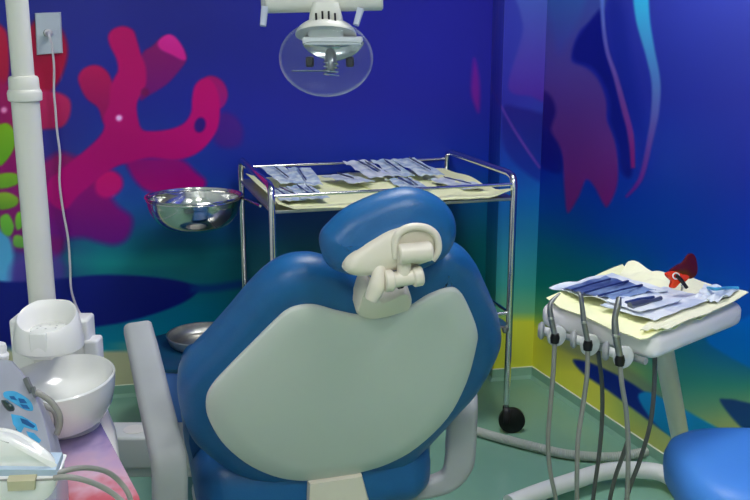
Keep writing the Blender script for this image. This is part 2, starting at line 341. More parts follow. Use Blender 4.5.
SH = [  # (walls, polygon, colour top, colour bottom, softness, opacity)
 ('b', cr([(176, -10), (260, -14), (262, 2), (205, 16), (170, 30), (140, 30), (150, 5)]), (26, 30, 118), (28, 34, 130), 8, .6),
 # far left reef colours
 ('b', cr([(-20, 20), (4, 28), (9, 50), (8, 80), (-4, 95), (-20, 90)]), (180, 20, 60), (160, 16, 60), 2, 1),
 ('b', cr([(-30, 84), (4, 82), (22, 95), (24, 130), (40, 160), (60, 152), (82, 158), (100, 150), (110, 190), (90, 200), (68, 206), (64, 250), (40, 262), (16, 250), (-30, 250)]), (160, 14, 84), (110, 22, 110), 4, 1),
 ('b', cr([(-20, 236), (-5, 228), (10, 238), (14, 262), (10, 290), (-20, 300)]), (70, 160, 200), (90, 170, 214), 3, .95),
 ('b', cr([(14, 262), (40, 250), (64, 262), (66, 278), (60, 300), (20, 300), (10, 285)]), (90, 60, 150), (60, 50, 140), 5, .8),
 ('b', cr([(30, 26), (46, 18), (62, 30), (68, 50), (64, 70), (56, 86), (42, 98), (28, 92), (20, 60)]), (150, 8, 50), (168, 8, 60), 2.5, 1),
 ('b', cr([(38, 94), (52, 91), (66, 96), (71, 104), (69, 118), (62, 127), (50, 129), (38, 126)]), (186, 34, 92), (168, 26, 84), 2, 1),
 # purple blob under the coral
 ('b', cr([(60, 190), (84, 186), (104, 190), (118, 206), (131, 216), (132, 228), (126, 240), (114, 245), (98, 242), (84, 238), (66, 238), (40, 232), (30, 205)]), (136, 6, 108), (98, 18, 124), 4, 1),
 ('b', cr([(96, 178), (104, 171), (114, 171), (122, 178), (122, 188), (114, 196), (104, 198), (96, 192)]), (196, 8, 106), (184, 10, 112), 2.5, 1),
 # coral far branch
 ('b', cr([(222, 112), (236, 117), (243, 130), (240, 145), (226, 148), (215, 142), (214, 124)]), (70, 22, 118), (60, 26, 120), 3, .9),
 ('b', cr([(78, 80), (82, 70), (92, 65), (102, 67), (110, 76), (114, 92), (112, 116), (104, 124), (98, 108), (86, 98)]), (176, 12, 82), (140, 6, 90), 1.6, 1),
 ('b', cr([(142, 54), (152, 46), (163, 36), (172, 36), (182, 46), (187, 58), (180, 70), (166, 85), (148, 96), (140, 100), (136, 80)]), (130, 10, 92), (104, 12, 110), 1.6, 1),
 ('b', cr([(158, 42), (166, 35), (174, 36), (182, 46), (186, 58), (182, 60), (172, 55), (160, 49)]), (206, 30, 140), (196, 22, 130), 1.2, 1),
 ('b', cr([(205, 78), (214, 76), (224, 83), (228, 96), (222, 108), (214, 104), (208, 92)]), (150, 10, 92), (130, 14, 110), 1.6, 1),
 ('b', cr([(128, 160), (160, 158), (182, 160), (196, 172), (206, 182), (198, 196), (176, 196), (150, 192), (138, 184), (130, 172)]), (132, 2, 108), (160, 4, 106), 3, 1),
 # coral main body
 ('b', cr([(58, 172), (70, 162), (84, 151), (98, 138), (104, 128), (104, 116), (109, 104), (110, 88), (114, 78), (118, 70), (116, 58), (110, 46), (108, 36), (113, 29), (123, 26), (133, 30), (137, 40), (141, 54), (146, 68), (146, 84), (142, 92), (137, 104), (138, 118), (142, 129), (152, 131), (170, 129), (184, 123), (191, 112), (192, 98), (195, 85), (204, 78), (213, 82), (219, 96), (220, 112), (217, 130), (206, 146), (192, 156), (174, 160), (150, 158), (132, 162), (118, 166), (104, 174), (92, 184), (78, 196), (64, 210), (48, 200), (48, 182)]), (178, 0, 92), (168, 0, 112), 1.6, 1),
 ('b', lens(119, 118, 3.2, 3), (240, 190, 235), (240, 190, 235), 1.5, 1),
 ('b', lens(4, 110, 3, 3), (240, 150, 200), (240, 150, 200), 1.5, 1),
 ('b', lens(200, 125, 5.5, 7.5, 15), (40, 20, 110), (40, 20, 110), 1.5, 1),
 ('b', lens(145, 92, 4, 4), (110, 10, 80), (110, 10, 80), 1.5, 1),
 # green leaves
 ('b', cr([(-6, 130), (6, 123), (14, 130), (16, 142), (10, 156), (0, 166), (-8, 160)]), (126, 176, 36), (90, 150, 34), 1.2, 1),
 ('b', cr([(-8, 178), (4, 173), (17, 174), (20, 182), (8, 188), (-8, 188)]), (120, 168, 44), (90, 144, 40), 1.2, 1),
 ('b', cr([(-8, 196), (6, 192), (18, 198), (16, 206), (2, 210), (-8, 206)]), (134, 170, 50), (90, 140, 44), 1.2, 1),
 ('b', cr([(18, 212), (24, 214), (23, 226), (17, 230), (15, 220)]), (120, 190, 50), (96, 160, 60), 1.2, 1),
 ('b', cr([(0, 218), (8, 214), (14, 226), (10, 236), (2, 232)]), (110, 180, 60), (90, 160, 60), 1.2, 1),
 ('b', cr([(14, 236), (22, 236), (30, 244), (24, 248), (14, 246)]), (120, 180, 70), (90, 150, 70), 1.2, 1),
 # navy band of the seabed
 ('b', cr([(-30, 286), (20, 282), (66, 278), (100, 275), (140, 276), (175, 280), (196, 286), (198, 291), (186, 301), (160, 312), (125, 322), (90, 328), (60, 336), (-30, 345)]), (16, 26, 116), (10, 18, 110), 1.6, 1),
 ('b', ribbon([(190, 289), (215, 288), (245, 284), (280, 284)], [8, 7, 8, 8]), (12, 56, 128), (12, 56, 128), 2.5, .9),
 ('b', ribbon([(70, 258), (110, 262), (160, 259), (240, 252)], [10, 12, 10, 6]), (30, 140, 140), (30, 140, 140), 6, .35),
 # faint jelly pink near the corner
 ('b', cr([(474, 58), (478, 70), (480, 90), (479, 112), (475, 106), (471, 92), (472, 72)]), (104, 26, 140), (110, 24, 130), 2.5, .9),
 ('c', ribbon([(484, -6), (482, 30), (478, 60), (476, 90), (482, 130)], [2, 1.5, 1.5, 1.5]), (60, 50, 140), (70, 40, 130), 1.2, .6),
 ('c', ribbon([(500, -6), (494, 40), (490, 80), (500, 105)], [2, 1.5, 1.5, 1.5]), (70, 60, 150), (70, 40, 130), 1.2, .6),
 # jellyfish on the corner pier and right wall
 ('c', cr([(516, -14), (560, -14), (552, 60), (548, 100), (530, 96), (514, 94), (508, 86), (512, 68), (519, 46), (523, 28), (520, 12)]), (70, 100, 182), (76, 38, 146), 1.8, .9),
 ('c', cr([(503, 108), (520, 108), (536, 112), (552, 122), (552, 176), (536, 180), (505, 150)]), (34, 28, 120), (20, 44, 140), 2.5, .85),
 ('c', ribbon([(501, 106), (512, 126), (526, 148), (540, 168)], [1.6, 1.8, 2, 1.6]), (100, 60, 160), (120, 60, 160), 1.2, .9),
 ('r', cr([(542, -14), (606, -14), (602, 12), (580, 30), (573, 50), (572, 62), (586, 68), (598, 80), (606, 100), (607, 120), (614, 138), (618, 160), (617, 186), (608, 206), (603, 203), (594, 186), (586, 180), (579, 196), (568, 213), (565, 196), (563, 168), (560, 150), (548, 130), (541, 118), (545, 60)]), (52, 80, 156), (112, 22, 100), 1.8, .92),
 ('r', cr([(543, 92), (552, 98), (556, 112), (551, 130), (560, 148), (562, 170), (552, 172), (538, 160), (541, 120)]), (30, 16, 100), (14, 20, 118), 2.5, .9),
 ('r', cr([(549, -14), (585, -14), (580, 18), (568, 40), (560, 54), (552, 30)]), (48, 108, 168), (56, 60, 150), 4, .55),
 ('r', cr([(603, 8), (607, 40), (614, 66), (623, 95), (630, 130), (634, 160), (630, 178), (621, 170), (618, 145), (610, 122), (610, 100), (601, 78), (590, 66), (574, 60), (573, 48), (582, 32)]), (14, 20, 116), (8, 20, 116), 2.5, .95),
 ('r', cr([(608, 0), (625, 10), (632, 60), (646, 130), (648, 170), (638, 176), (632, 140), (620, 90), (610, 50)]), (24, 36, 136), (14, 34, 140), 5, .7),
 ('r', ribbon([(602, -14), (603, 20), (607, 50), (616, 78), (624, 108), (631, 136), (633, 168)], [4, 4, 4, 5, 6, 6, 4]), (80, 120, 200), (120, 24, 104), 1.3, .95),
 ('r', ribbon([(640, -14), (643, 20), (650, 52), (656, 82), (655, 112), (650, 140), (643, 172), (636, 186), (626, 197)], [17, 14, 10, 9, 8, 6, 5, 4, 2]), (50, 190, 226), (104, 20, 120), 1.5, .95),
 # right wall lower bands
 ('r', cr([(706, 340), (724, 330), (770, 312), (770, 380), (750, 368), (728, 356)]), (0, 96, 190), (0, 110, 180), 2, .95),
 ('r', cr([(546, 318), (570, 326), (600, 350), (640, 376), (690, 414), (720, 440), (700, 440), (660, 408), (600, 366), (560, 348), (542, 336)]), (110, 116, 96), (108, 120, 120), 3, .6),
 ('r', cr([(573, 361), (580, 360), (596, 365), (626, 380), (650, 396), (672, 412), (688, 426), (684, 440), (668, 434), (640, 414), (610, 392), (584, 374)]), (6, 30, 122), (8, 40, 130), 1.5, 1),
 ('r', cr([(638, 397), (648, 392), (666, 400), (696, 416), (732, 438), (720, 448), (690, 446), (670, 436), (652, 420)]), (10, 130, 196), (0, 120, 160), 1.5, 1),
 ('r', cr([(720, 401), (726, 399), (740, 401), (770, 412), (770, 445), (750, 434), (734, 420)]), (24, 60, 110), (10, 66, 112), 1.5, 1),
]
MURAL_K = 1.38
def paint(Pw, wall):
    q = Pw-cam_c; dep = np.maximum(q@cam_f, .25); px = 375+F_PX*(q@cam_r)/dep; py = 250-F_PX*(q@cam_u)/dep
    cols = BG[wall]; xs = [c[0] for c in cols]; cc = []
    for _, st in cols:
        ys = [s[0] for s in st]; A = np.array([s[1] for s in st], float)
        cc.append(np.stack([np.interp(py, ys, A[:, k]) for k in range(3)], 1))
    t = np.clip(np.interp(px, xs, range(len(xs))), 0, len(xs)-1.0001); i = t.astype(int); f = (t-i)[:, None]
    cc = np.array(cc); n = np.arange(len(px)); col = cc[i, n]*(1-f)+cc[i+1, n]*f
    for ws, P, c0, c1, soft, op in SH:
        if wall[0] not in ws: continue
        idx, a = poly_sd(px, py, P, soft)
        if not len(idx): continue
        P = np.array(P); y0, y1 = P[:, 1].min(), P[:, 1].max(); g = np.clip((py[idx]-y0)/(y1-y0+1e-6), 0, 1)[:, None]
        c = np.array(c0, float)*(1-g)+np.array(c1, float)*g; a = (a*op)[:, None]; col[idx] = col[idx]*(1-a)+c*a
    # slight printed-ink unevenness in world space
    w = Pw; s = np.sin(w[:, 0]*7+w[:, 2]*5)*np.sin(w[:, 2]*9-w[:, 0]*4+w[:, 1]*6); col = col*(1+.03*s[:, None])
    col = np.clip(col, 0, 255)/255; return np.where(col <= .04045, col/12.92, ((col+.055)/1.055)**2.4)*MURAL_K
def mural_mat():
    m = bpy.data.materials.new('sea_mural_vinyl'); m.use_nodes = True; nt = m.node_tree; b = nt.nodes['Principled BSDF']
    a = nt.nodes.new('ShaderNodeAttribute'); a.attribute_name = 'mural'; nt.links.new(a.outputs['Color'], b.inputs['Base Color'])
    b.inputs['Roughness'].default_value = .34; b.inputs['Specular IOR Level'].default_value = .22
    n = nt.nodes.new('ShaderNodeTexNoise'); n.inputs['Scale'].default_value = 5; bp = nt.nodes.new('ShaderNodeBump'); bp.inputs['Strength'].default_value = .1; bp.inputs['Distance'].default_value = .01
    nt.links.new(n.outputs['Fac'], bp.inputs['Height']); nt.links.new(bp.outputs['Normal'], b.inputs['Normal'])
    return m
M['mural'] = mural_mat()
CEIL = 2.6
def mural_wall(name, path, fine, wallkey, step=.0042, ztop=1.62):
    """path of (x, y) ground points; fine = flags per segment range (s0, s1) along the path that is finely sampled"""
    path = [np.array(p[:2], float) for p in path]; S = [0]
    for a, b in zip(path, path[1:]): S.append(S[-1]+np.linalg.norm(b-a))
    s = set(S)
    s |= set(np.arange(fine[0], fine[1], step)); s |= set(np.arange(0, S[-1], .3)); s = sorted(v for v in s if 0 <= v <= S[-1])
    s = [v for k, v in enumerate(s) if k == 0 or v-s[k-1] > 1e-4 or v in S]
    z = list(np.arange(0, ztop, step))+list(np.linspace(ztop, CEIL, 6)); s = np.array(s); z = np.array(z)
    X = np.interp(s, S, [p[0] for p in path]); Y = np.interp(s, S, [p[1] for p in path]); nx, nz = len(s), len(z)
    V = np.zeros((nz, nx, 3)); V[:, :, 0] = X; V[:, :, 1] = Y; V[:, :, 2] = z[:, None]; V = V.reshape(-1, 3)
    col = paint(V, wallkey); org = np.array([X.mean(), Y.mean(), 0])
    me = bpy.data.meshes.new(name); me.vertices.add(len(V)); me.vertices.foreach_set('co', (V-org).astype(np.float32).ravel())
    j, i = np.meshgrid(np.arange(nz-1), np.arange(nx-1), indexing='ij'); q = (j*nx+i).ravel()
    Fq = np.stack([q, q+1, q+nx+1, q+nx], 1).astype(np.int32); nf = len(Fq)
    me.loops.add(nf*4); me.loops.foreach_set('vertex_index', Fq.ravel()); me.polygons.add(nf)
    me.polygons.foreach_set('loop_start', np.arange(0, nf*4, 4, dtype=np.int32)); me.update(calc_edges=True); me.validate()
    at = me.attributes.new('mural', 'FLOAT_COLOR', 'POINT'); at.data.foreach_set('color', np.concatenate([col, np.ones((len(col), 1))], 1).astype(np.float32).ravel())
    me.materials.append(M['mural']); o = bpy.data.objects.new(name, me); C.objects.link(o); o.location = org; o['kind'] = 'structure'; ORG[o] = org
    return o

# ------------------------------------------------------------------ room shell
A = atz(125, 396, 0); B = atz(478, 369, 0); K1 = atz(493, 380, 0); K2 = atz(532, 377, 0); RW = atz(650, 458, 0)
wd = norm(B-A); wn = np.array([-wd[1], wd[0], 0.])            # along / away through the back wall
WL = A-wd*1.5; WR = B+wd*.6
t = ((K1-B)@wn); K0 = K1-wn*t                                  # pier meets back wall
rd = norm(RW-K2); RE = K2+rd*5.2; LE = np.array([WL[0]-.1, -1.3, 0])
RE[1] = RE[1]
mural_wall('wall_back', [WL, WR], (np.linalg.norm(aty(-5, 200, 3.3)[:2]-WL[:2])-.15, np.linalg.norm(K0-WL)+.02), 'back')
mural_wall('wall_corner', [K0, K1, K2], (0, 9), 'corner')
mural_wall('wall_right', [K2, RE], (0, 1.75), 'right')
def wallq(a, b): return [(*a[:2], 0), (*b[:2], 0), (*b[:2], CEIL), (*a[:2], CEIL)], [(0, 1, 2, 3)]
REAR = -1.3
RE2 = np.array([K2[0]+rd[0]/rd[1]*(REAR-K2[1]), REAR]); LE2 = np.array([WL[0], REAR])
struct('wall_left', wallq(WL, LE2), 'wall'); struct('wall_rear', wallq((WL[0], REAR), (RE[0]+.1, REAR)), 'wall')
fl = [(WL[0]-.1, REAR-.3, 0), (RE[0]+.3, REAR-.3, 0), (RE[0]+.3, 4.2, 0), (WL[0]-.1, 4.2, 0)]
struct('floor', (fl, [(0, 1, 2, 3)]), 'floor'); struct('ceiling', ([(x, y, CEIL) for x, y, z in fl], [(0, 3, 2, 1)]), 'ceil')
M['skirt'] = mat('green_vinyl_cove', (138, 182, 160), .3, noise=.04); M['skirt_top'] = mat('pale_cove_trim', (226, 232, 206), .4, noise=.02)
def skirt(name, pts, inward):
    P = [np.array([*p[:2], 0.]) for p in pts]; prof = [(.0, 0), (.016, 0), (.006, .012), (.004, .045), (.0, .048)]
    V, Fc = [], []
    for i, p in enumerate(P):
        for d, z in prof: V.append(p+inward[i]*d+np.array([0, 0, z]))
    k = len(prof)
    for i in range(len(P)-1):
        for j in range(k-1): Fc.append((i*k+j, (i+1)*k+j, (i+1)*k+j+1, i*k+j+1))
    o = struct(name, (V, Fc), 'skirt'); o.data.materials.append(M['skirt_top'])
    for p in o.data.polygons:
        if p.index % (k-1) == k-2: p.material_index = 1
    return o
rn = np.array([rd[1], -rd[0], 0.]); rn = rn if rn[0] < 0 else -rn
skirt('baseboard_back', [WL, K0], [-wn, -wn])
skirt('baseboard_corner', [K0, K1, K2], [-wd, -wn-wd, -wn]); skirt('baseboard_right', [K2, RE], [rn*1.0, rn])

# ceiling lights; the rear left and right panels are added as unseen fill
M['diff'] = emis('ceiling_light_diffuser', (1, .99, .97), 15.)
for x, y, lab in ((-.75, -.5, 'white square ceiling light panel added unseen at the rear left of the room for frontal fill'), (.75, .35, 'white square ceiling light panel added unseen on the right to brighten the delivery cart'), (.2, 2.25, 'white square ceiling light panel above the dental chair')):
    t_ = thing('ceiling_light', (x, y, CEIL-.03), lab, 'ceiling light', 'ceiling light panels')
    obj('frame', box((x, y, CEIL-.03), .66, .66, .03, 0, .004), 'white', t_)
    obj('diffuser', box((x, y, CEIL-.036), .6, .6, .008, 0, .002), 'diff', t_)

# ------------------------------------------------------------------ wall outlet and cord
wp = Plane(A, wd, (0, 0, 1))                                   # plane.n points into the room
ot = thing('wall_outlet', wp.px(49, 33, 0), 'pale grey rectangular wall outlet plate on the red coral of the mural', 'outlet')
L = [wp.loc(x, y) for x, y in ((35, 13), (61, 12), (63, 53), (37, 55))]
obj('plate', pad(wp, L, [(.0, 0), (.0, .008), (.004, .012)], steps=2), 'plate', ot)
c_ = wp.loc(50, 33)
for k, dx in enumerate((-.008, .022)):
    q = wp.w(c_[0]+dx, c_[1]+(.002 if k else 0), .012)
    obj('socket', lathe([(.013, -.002), (.013, .001), (.010, .0015), (.009, -.001)], q, wp.n, 20), 'dark_steel' if not k else 'plate', ot)
pc = thing('power_cord', wp.px(50, 34, .014), 'thin white power cord hanging from the wall outlet with its plug', 'cord')
g = wp.px(49, 33, .014); obj('plug', join(cyl(g, g+wp.n*.03, .013, 16), tube([g+wp.n*.025, g+wp.n*.05+np.array([.005, 0, -.005]), g+wp.n*.05+np.array([.01, 0, -.03])], [.008, .006, .004], 8, 4)), 'cord', pc)
cp = [wp.px(x, y, h) for x, y, h in ((51.5, 42, .06), (54, 66, .04), (54, 92, .03), (55.5, 110, .03), (57, 130, .03), (60, 155, .03), (59.5, 182, .03), (63, 210, .03), (68, 238, .03), (70, 265, .04), (71, 288, .08))]
cp += [aty(76, 306, 2.9), aty(83, 319, 2.4), aty(84, 324, 2.15)]
obj('cord', tube(cp, .0042, 8, 6), 'cord', pc)

# ------------------------------------------------------------------ instrument trolley
yaw = math.radians(16.5); tw = np.array([math.cos(yaw), math.sin(yaw), 0]); tn = np.array([-math.sin(yaw), math.cos(yaw), 0])
T0 = atz(505.5, 433, 0); TWD, TD, TH = .805, .625, .912
def tp(a, b, z): return T0+tw*(-a)+tn*b+np.array([0, 0, z])    # a = distance left of the right front post, b = depth
tr = thing('instrument_trolley', tp(TWD/2, TD/2, 0), 'chrome wheeled instrument trolley behind the dental chair, carrying yellow paper', 'trolley')
WR_ = .046
for a in (0, TWD):
    P = [tp(a, 0, .11), tp(a, 0, TH-.04), tp(a, .012, TH-.01), tp(a, .045, TH), tp(a, TD-.045, TH), tp(a, TD-.012, TH-.01), tp(a, TD, TH-.04), tp(a, TD, .11)]
    Q = [P[0]]+catmull(P[1:4], 5)+catmull(P[4:7], 5)+[P[7]]
    obj('end_frame', tube(Q, .0115, 14), 'steel', tr)
for lv, (zt, nm) in enumerate(((TH-.03, 'guard_rail'), (.44, 'guard_rail'))):
    for b in (0, TD): obj(nm, tube([tp(.0, b, zt), tp(TWD, b, zt)], .0055, 10), 'steel', tr)
    if lv:
        for a in (0, TWD): obj(nm, tube([tp(a, 0, zt), tp(a, TD, zt)], .0055, 10), 'steel', tr)
    zs = zt-.062
    def sh(z0, z1, o=0.): return slab([tp(-.004-o, -.004-o, 0), tp(TWD+.004+o, -.004-o, 0), tp(TWD+.004+o, TD+.004+o, 0), tp(-.004-o, TD+.004+o, 0)], z0, z1, .002)
    obj('shelf', sh(zs+.008, zs+.018), 'steel_b', tr)
SHZ = TH-.03-.062+.018
for a in (0, TWD):
    for b in (0, TD):
        cs = obj('caster', lathe([(.006, -.014), (WR_*.8, -.013), (WR_, -.008), (WR_, .008), (WR_*.8, .013), (.006, .014)], tp(a, b, WR_)+tw*.022, norm(tn+tw*.35)*-1, 28), 'rubber', tr)
        fx = norm(tn+tw*.35); cq = tw*.012; fy = np.array([-fx[1], fx[0], 0])
        obj('caster_fork', sweep([tp(a, b, WR_)-fx*.021, tp(a, b, WR_*1.9)-fx*.021, tp(a, b, WR_*2.12)-fx*.012, tp(a, b, WR_*2.12)+fx*.012, tp(a, b, WR_*1.9)+fx*.021, tp(a, b, WR_)+fx*.021], lambda i, t: rrect(.022, .005, .002, 2), fx*.3+np.array([.0, 0, .001])), 'black', cs)
        obj('caster_stem', cyl(tp(a, b, WR_*2.05), tp(a, b, WR_*2+.03), .0085, 12), 'dark_steel', cs)
obj('knob', lathe([(.006, 0), (.011, .004), (.011, .012), (.004, .016)], tp(.014, -.01, .385), tw*-1+tn*-.6, 14), 'dark_steel', tr)
# ring bracket holding the basin
bc = aty(194, 196, 3.22)
BR = .166; RZ = bc[2]+.0
rg = []
for j in range(49): a = 2*math.pi*j/48; rg.append(np.array([bc[0]+(BR-.006)*math.cos(a), bc[1]+(BR-.006)*math.sin(a), RZ-.008]))
arm0 = tp(TWD, TD*.35, RZ-.006)
obj('basin_ring', join(tube(rg, .004, 8), tube([bc+np.array([BR-.004, .01, -.008]), arm0+tw*.0], .005, 8)), 'steel', tr)
def basin(ctr, R, H, bot):
    pr = [(0.0, .0), (bot*.9, .0), (bot, .002)]
    for k in range(1, 9):
        a = k/8; pr.append((bot+(R*.96-bot)*math.sin(a*math.pi/2)**.9, H*(1-math.cos(a*math.pi/2))*1.0*.97))
    pr += [(R*.97, H), (R, H+.001), (R+.002, H-.002), (R, H-.004), (R*.965, H-.005)]
    inn = pr[:]
    out = [(r+ (.0016 if r > 0 else 0), z-.0016) for r, z in reversed(pr[:-4])]
    return lathe(pr[:-1]+out, ctr, (0, 0, 1), 56)
o = obj('steel_basin', basin(bc-np.array([0, 0, .115]), BR, .118, .05), 'steel'); tag(o, 'round stainless steel basin held in a ring at the left end of the trolley', 'basin')

# waste bin with a second basin on its lid
bb = atz(195, 340, .335); bb = np.array([bb[0]+.0, bb[1]-.03, 0])
bn = thing('waste_bin', bb, 'blue round waste bin with dark rim behind the grey armrest', 'bin')
obj('body', lathe([(.155, 0), (.165, .01), (.192, .28), (.194, .305)], bb, seg=56), 'bin', bn)
obj('lid', lathe([(.196, .298), (.203, .303), (.203, .313), (.197, .318), (.05, .321), (0, .321)], bb, seg=56), 'bin_rim', bn)
o = obj('steel_dish', basin(bb+np.array([.03, .03, .3235]), .125, .036, .10), 'steel_b'); tag(o, 'shallow stainless steel dish standing on the dark lid of the blue bin', 'dish')

# papers and pouches on the trolley
o = obj('paper_towel', sheet([tp(TWD-.015, -.016, SHZ), tp(.41, -.016, SHZ), tp(.41, TD-.02, SHZ), tp(TWD-.015, TD-.02, SHZ)], 30, 18, .006, 3, .003, curl=lambda u, v: .022*max(0, 1-u*7)), 'paper')
tag(o, 'pale yellow paper towel covering the left half of the trolley shelf', 'paper towel', 'towels on the trolley')
o = obj('paper_towel', sheet([tp(.43, -.016, SHZ+.004), tp(.012, -.016, SHZ+.004), tp(.02, TD-.03, SHZ+.004), tp(.43, TD-.03, SHZ+.004)], 30, 18, .010, 9, .004, curl=lambda u, v: .014*max(0, (u-.5)*2)*(1-v)), 'paper')
tag(o, 'pale yellow rumpled paper towel covering the right half of the trolley shelf', 'paper towel', 'towels on the trolley')
def pouch(name, c, w, l, rot, z, film, insts, label, cat='pouch', group=None, tilt=0., seed=1, amp=.004, pitch=0.):
    """a flat sealed pouch centred at c, w wide, l long, rotated; insts = list of (offset, len, radius, mat, ang)"""
    ca, sa = math.cos(rot), math.sin(rot); ex = np.array([ca, sa, tilt]); ey = np.array([-sa, ca, pitch]); c = np.array([c[0], c[1], z])
    t_ = thing(name, tuple(c), label, cat, group)
    obj('film', sheet([c-ex*w/2-ey*l/2, c+ex*w/2-ey*l/2, c+ex*w/2+ey*l/2, c-ex*w/2+ey*l/2], 14, 18, amp, seed, .0015), film, t_)
    for off, ln, r, m, an in insts:
        d = norm(ey*math.cos(an)+ex*math.sin(an)); p = c+ex*off+np.array([0, 0, amp+.003+r])
        up = np.array([0, 0, 1.])
        r = r*.7; P = [p-d*ln/2, p-d*ln*.3, p, p+d*ln*.3, p+d*ln*.46, p+d*ln*.5+up*.004]
        obj('instrument', tube(P, [r*.5, r, r*.75, r*1.1, r*.6, r*.3], 8, 3), m, t_)
    return t_
zz = SHZ+.016
specs = [
 (.735, .17, .085, .24, .10, 'film', [(-.012, .18, .004, 'inst', .05), (.014, .17, .004, 'inst_g', -.04)], 'pale blue instrument pouch at the front left corner of the trolley'),
 (.660, .16, .085, .25, .02, 'film', [(-.012, .19, .004, 'inst', .0), (.014, .18, .0035, 'inst', .04)], 'pale blue instrument pouch second from the left on the trolley'),
 (.690, .44, .085, .24, .12, 'film', [(.0, .17, .004, 'inst_g', .0)], 'pale blue pouch at the back of the trolley left half'),
 (.610, .42, .085, .25, -.05, 'film', [(-.01, .18, .0045, 'inst', .0)], 'pale blue pouch with dark probe beside the bare yellow towel'),
 (.470, .36, .10, .20, .3, 'film_w', [(-.01, .13, .005, 'inst_g', .1)], 'white pouch lying in the middle of the trolley'),
 (.375, .44, .095, .24, .15, 'film_w', [(.0, .17, .005, 'inst', .0), (.02, .15, .004, 'inst_g', .05)], 'white pouch with raised far end at the back of the trolley, above the headrest'),
 (.300, .20, .095, .24, .0, 'film', [(-.01, .17, .006, 'inst', .0), (.015, .16, .004, 'inst_g', .1)], 'pale blue pouch with dark instruments just behind the headrest top'),
 (.275, .46, .085, .24, .05, 'film', [(.0, .17, .005, 'inst', .0)], 'pale blue pouch leaning on the back rail, second from the right'),
 (.185, .44, .095, .26, .1, 'film', [(.01, .19, .005, 'inst_g', .0)], 'crinkled pale blue pouch nearest the right back corner post'),
 (.130, .18, .095, .22, .25, 'film_w', [(.0, .16, .004, 'inst', .0)], 'crumpled white pouch near the right front post of the trolley'),
]
for k, (a, b, w, l, rot, fm, ins, lab) in enumerate(specs):
    back = b > .4
    pouch('instrument_pouch', tp(a, b, 0), w, l, rot+yaw, zz+.004*(k % 3)+(.014 if back else 0)+(.006 if k > 3 else 0), fm, ins, lab, 'pouch', 'instrument pouches on the trolley', 0, 20+k, .006, .10 if back else .0)

# ------------------------------------------------------------------ dental chair
rr_ = np.array([.966, .259, 0]); uu_ = np.array([.13, -.48, .866]); P0 = cam_c+ray(345, 390)*1.85
bp = Plane(P0, rr_, uu_)
if bp.n[1] > 0: bp.n = -bp.n
fwd = np.array([-.259, .966, 0.])
chair_base = atz(345, 470, .45)+fwd*.25; chair_base[2] = 0
ch = thing('dental_chair', chair_base, 'blue dental patient chair with pale grey back shell, seen from behind', 'dental chair')
outer = [(178, 384), (186, 367), (204, 348), (224, 326), (240, 307), (258, 288), (276, 275), (296, 268), (320, 267), (342, 273), (362, 283), (386, 288), (404, 280), (420, 268), (436, 257), (450, 253), (464, 256), (477, 268), (486, 286), (494, 304), (502, 326), (502, 346), (494, 366), (480, 390), (462, 410), (442, 432), (418, 456), (396, 474), (366, 484), (332, 489), (296, 488), (262, 482), (232, 472), (208, 456), (190, 438), (180, 412)]
obj('backrest', pad(bp, outline(bp, outer, 4, -.02), [(.06, .004), (.035, .003), (.016, -.004), (.004, -.018), (0, -.036), (.003, -.056), (.016, -.076), (.04, -.086)], 0, -.01), 'blue', ch)
shell = [(206, 404), (212, 388), (232, 366), (254, 344), (272, 326), (290, 311), (313, 307), (337, 313), (362, 318), (388, 318), (410, 309), (430, 297), (450, 290), (461, 294), (470, 310), (478, 332), (477, 348), (467, 384), (448, 419), (418, 448), (390, 464), (362, 473), (330, 480), (306, 482), (280, 479), (252, 468), (226, 448), (210, 424)]
bs = obj('back_shell', pad(bp, outline(bp, shell, 4, .012), [(.002, -.006), (0, .006), (.001, .010), (.005, .013)], 0, .008), 'shell', ch)
# headrest
hq = bp.px(395, 240, .03); bpo = bp; bp = Plane(hq, rr_, np.array([.13, -.02, 1.]))
if bp.n[1] > 0: bp.n = -bp.n
obj('headrest', pad(bp, outline(bp, [(321, 250), (321, 236), (329, 225), (346, 210), (370, 198), (394, 190), (412, 188), (431, 193), (446, 204), (455, 219), (456, 236), (450, 251), (438, 262), (420, 270), (398, 274), (370, 276), (345, 274), (328, 265)], 5, -.03),
    [(.045, .004), (.026, .0), (.010, -.010), (.0, -.032), (.002, -.050), (.012, -.070), (.032, -.082)], .008, -.010), 'blue', ch)
hs = obj('headrest_shell', pad(bp, outline(bp, [(344, 267), (348, 258), (360, 248), (376, 237), (392, 229), (412, 224), (430, 226), (440, 236), (443, 248), (436, 260), (420, 267), (402, 271), (382, 276), (360, 278), (347, 274)], 5, .012),
    [(.0, -.02), (.001, .004), (.005, .012), (.012, .017)], 0, .004), 'cream', ch)
M['cream_shade'] = mat('cream_recess_shade', (196, 190, 172), .5, noise=.02)  # darker cream stands for the shade inside the hinge hollow
obj('hinge_recess_shade', pad(bp, outline(bp, [(398, 252), (398, 238), (406, 231), (420, 229), (431, 233), (435, 244), (432, 256), (415, 260)], 4, .02), [(.0, .012), (.002, .021)], 0, .0), 'cream_shade', hs)
obj('hinge_surround', tube([bp.px(x, y, .020) for x, y in ((396, 258), (395, 244), (399, 233), (411, 227), (426, 228), (436, 236), (438, 250), (432, 260))], .0065, 10, 5), 'cream', hs)
a_, b_ = bp.px(398, 254, .028), bp.px(431, 251, .028); obj('hinge_barrel', cyl(a_, b_, .0165, 28), 'cream', hs)
nb = obj('neck_bracket', pad(bpo, outline(bpo, [(363, 291), (370, 287), (376, 297), (390, 296), (404, 292), (411, 296), (411, 309), (394, 316), (372, 320), (357, 315), (359, 302)], 4, .03), [(.0, -.01), (.0, .024), (.004, .031)], 0, .004), 'cream', ch)
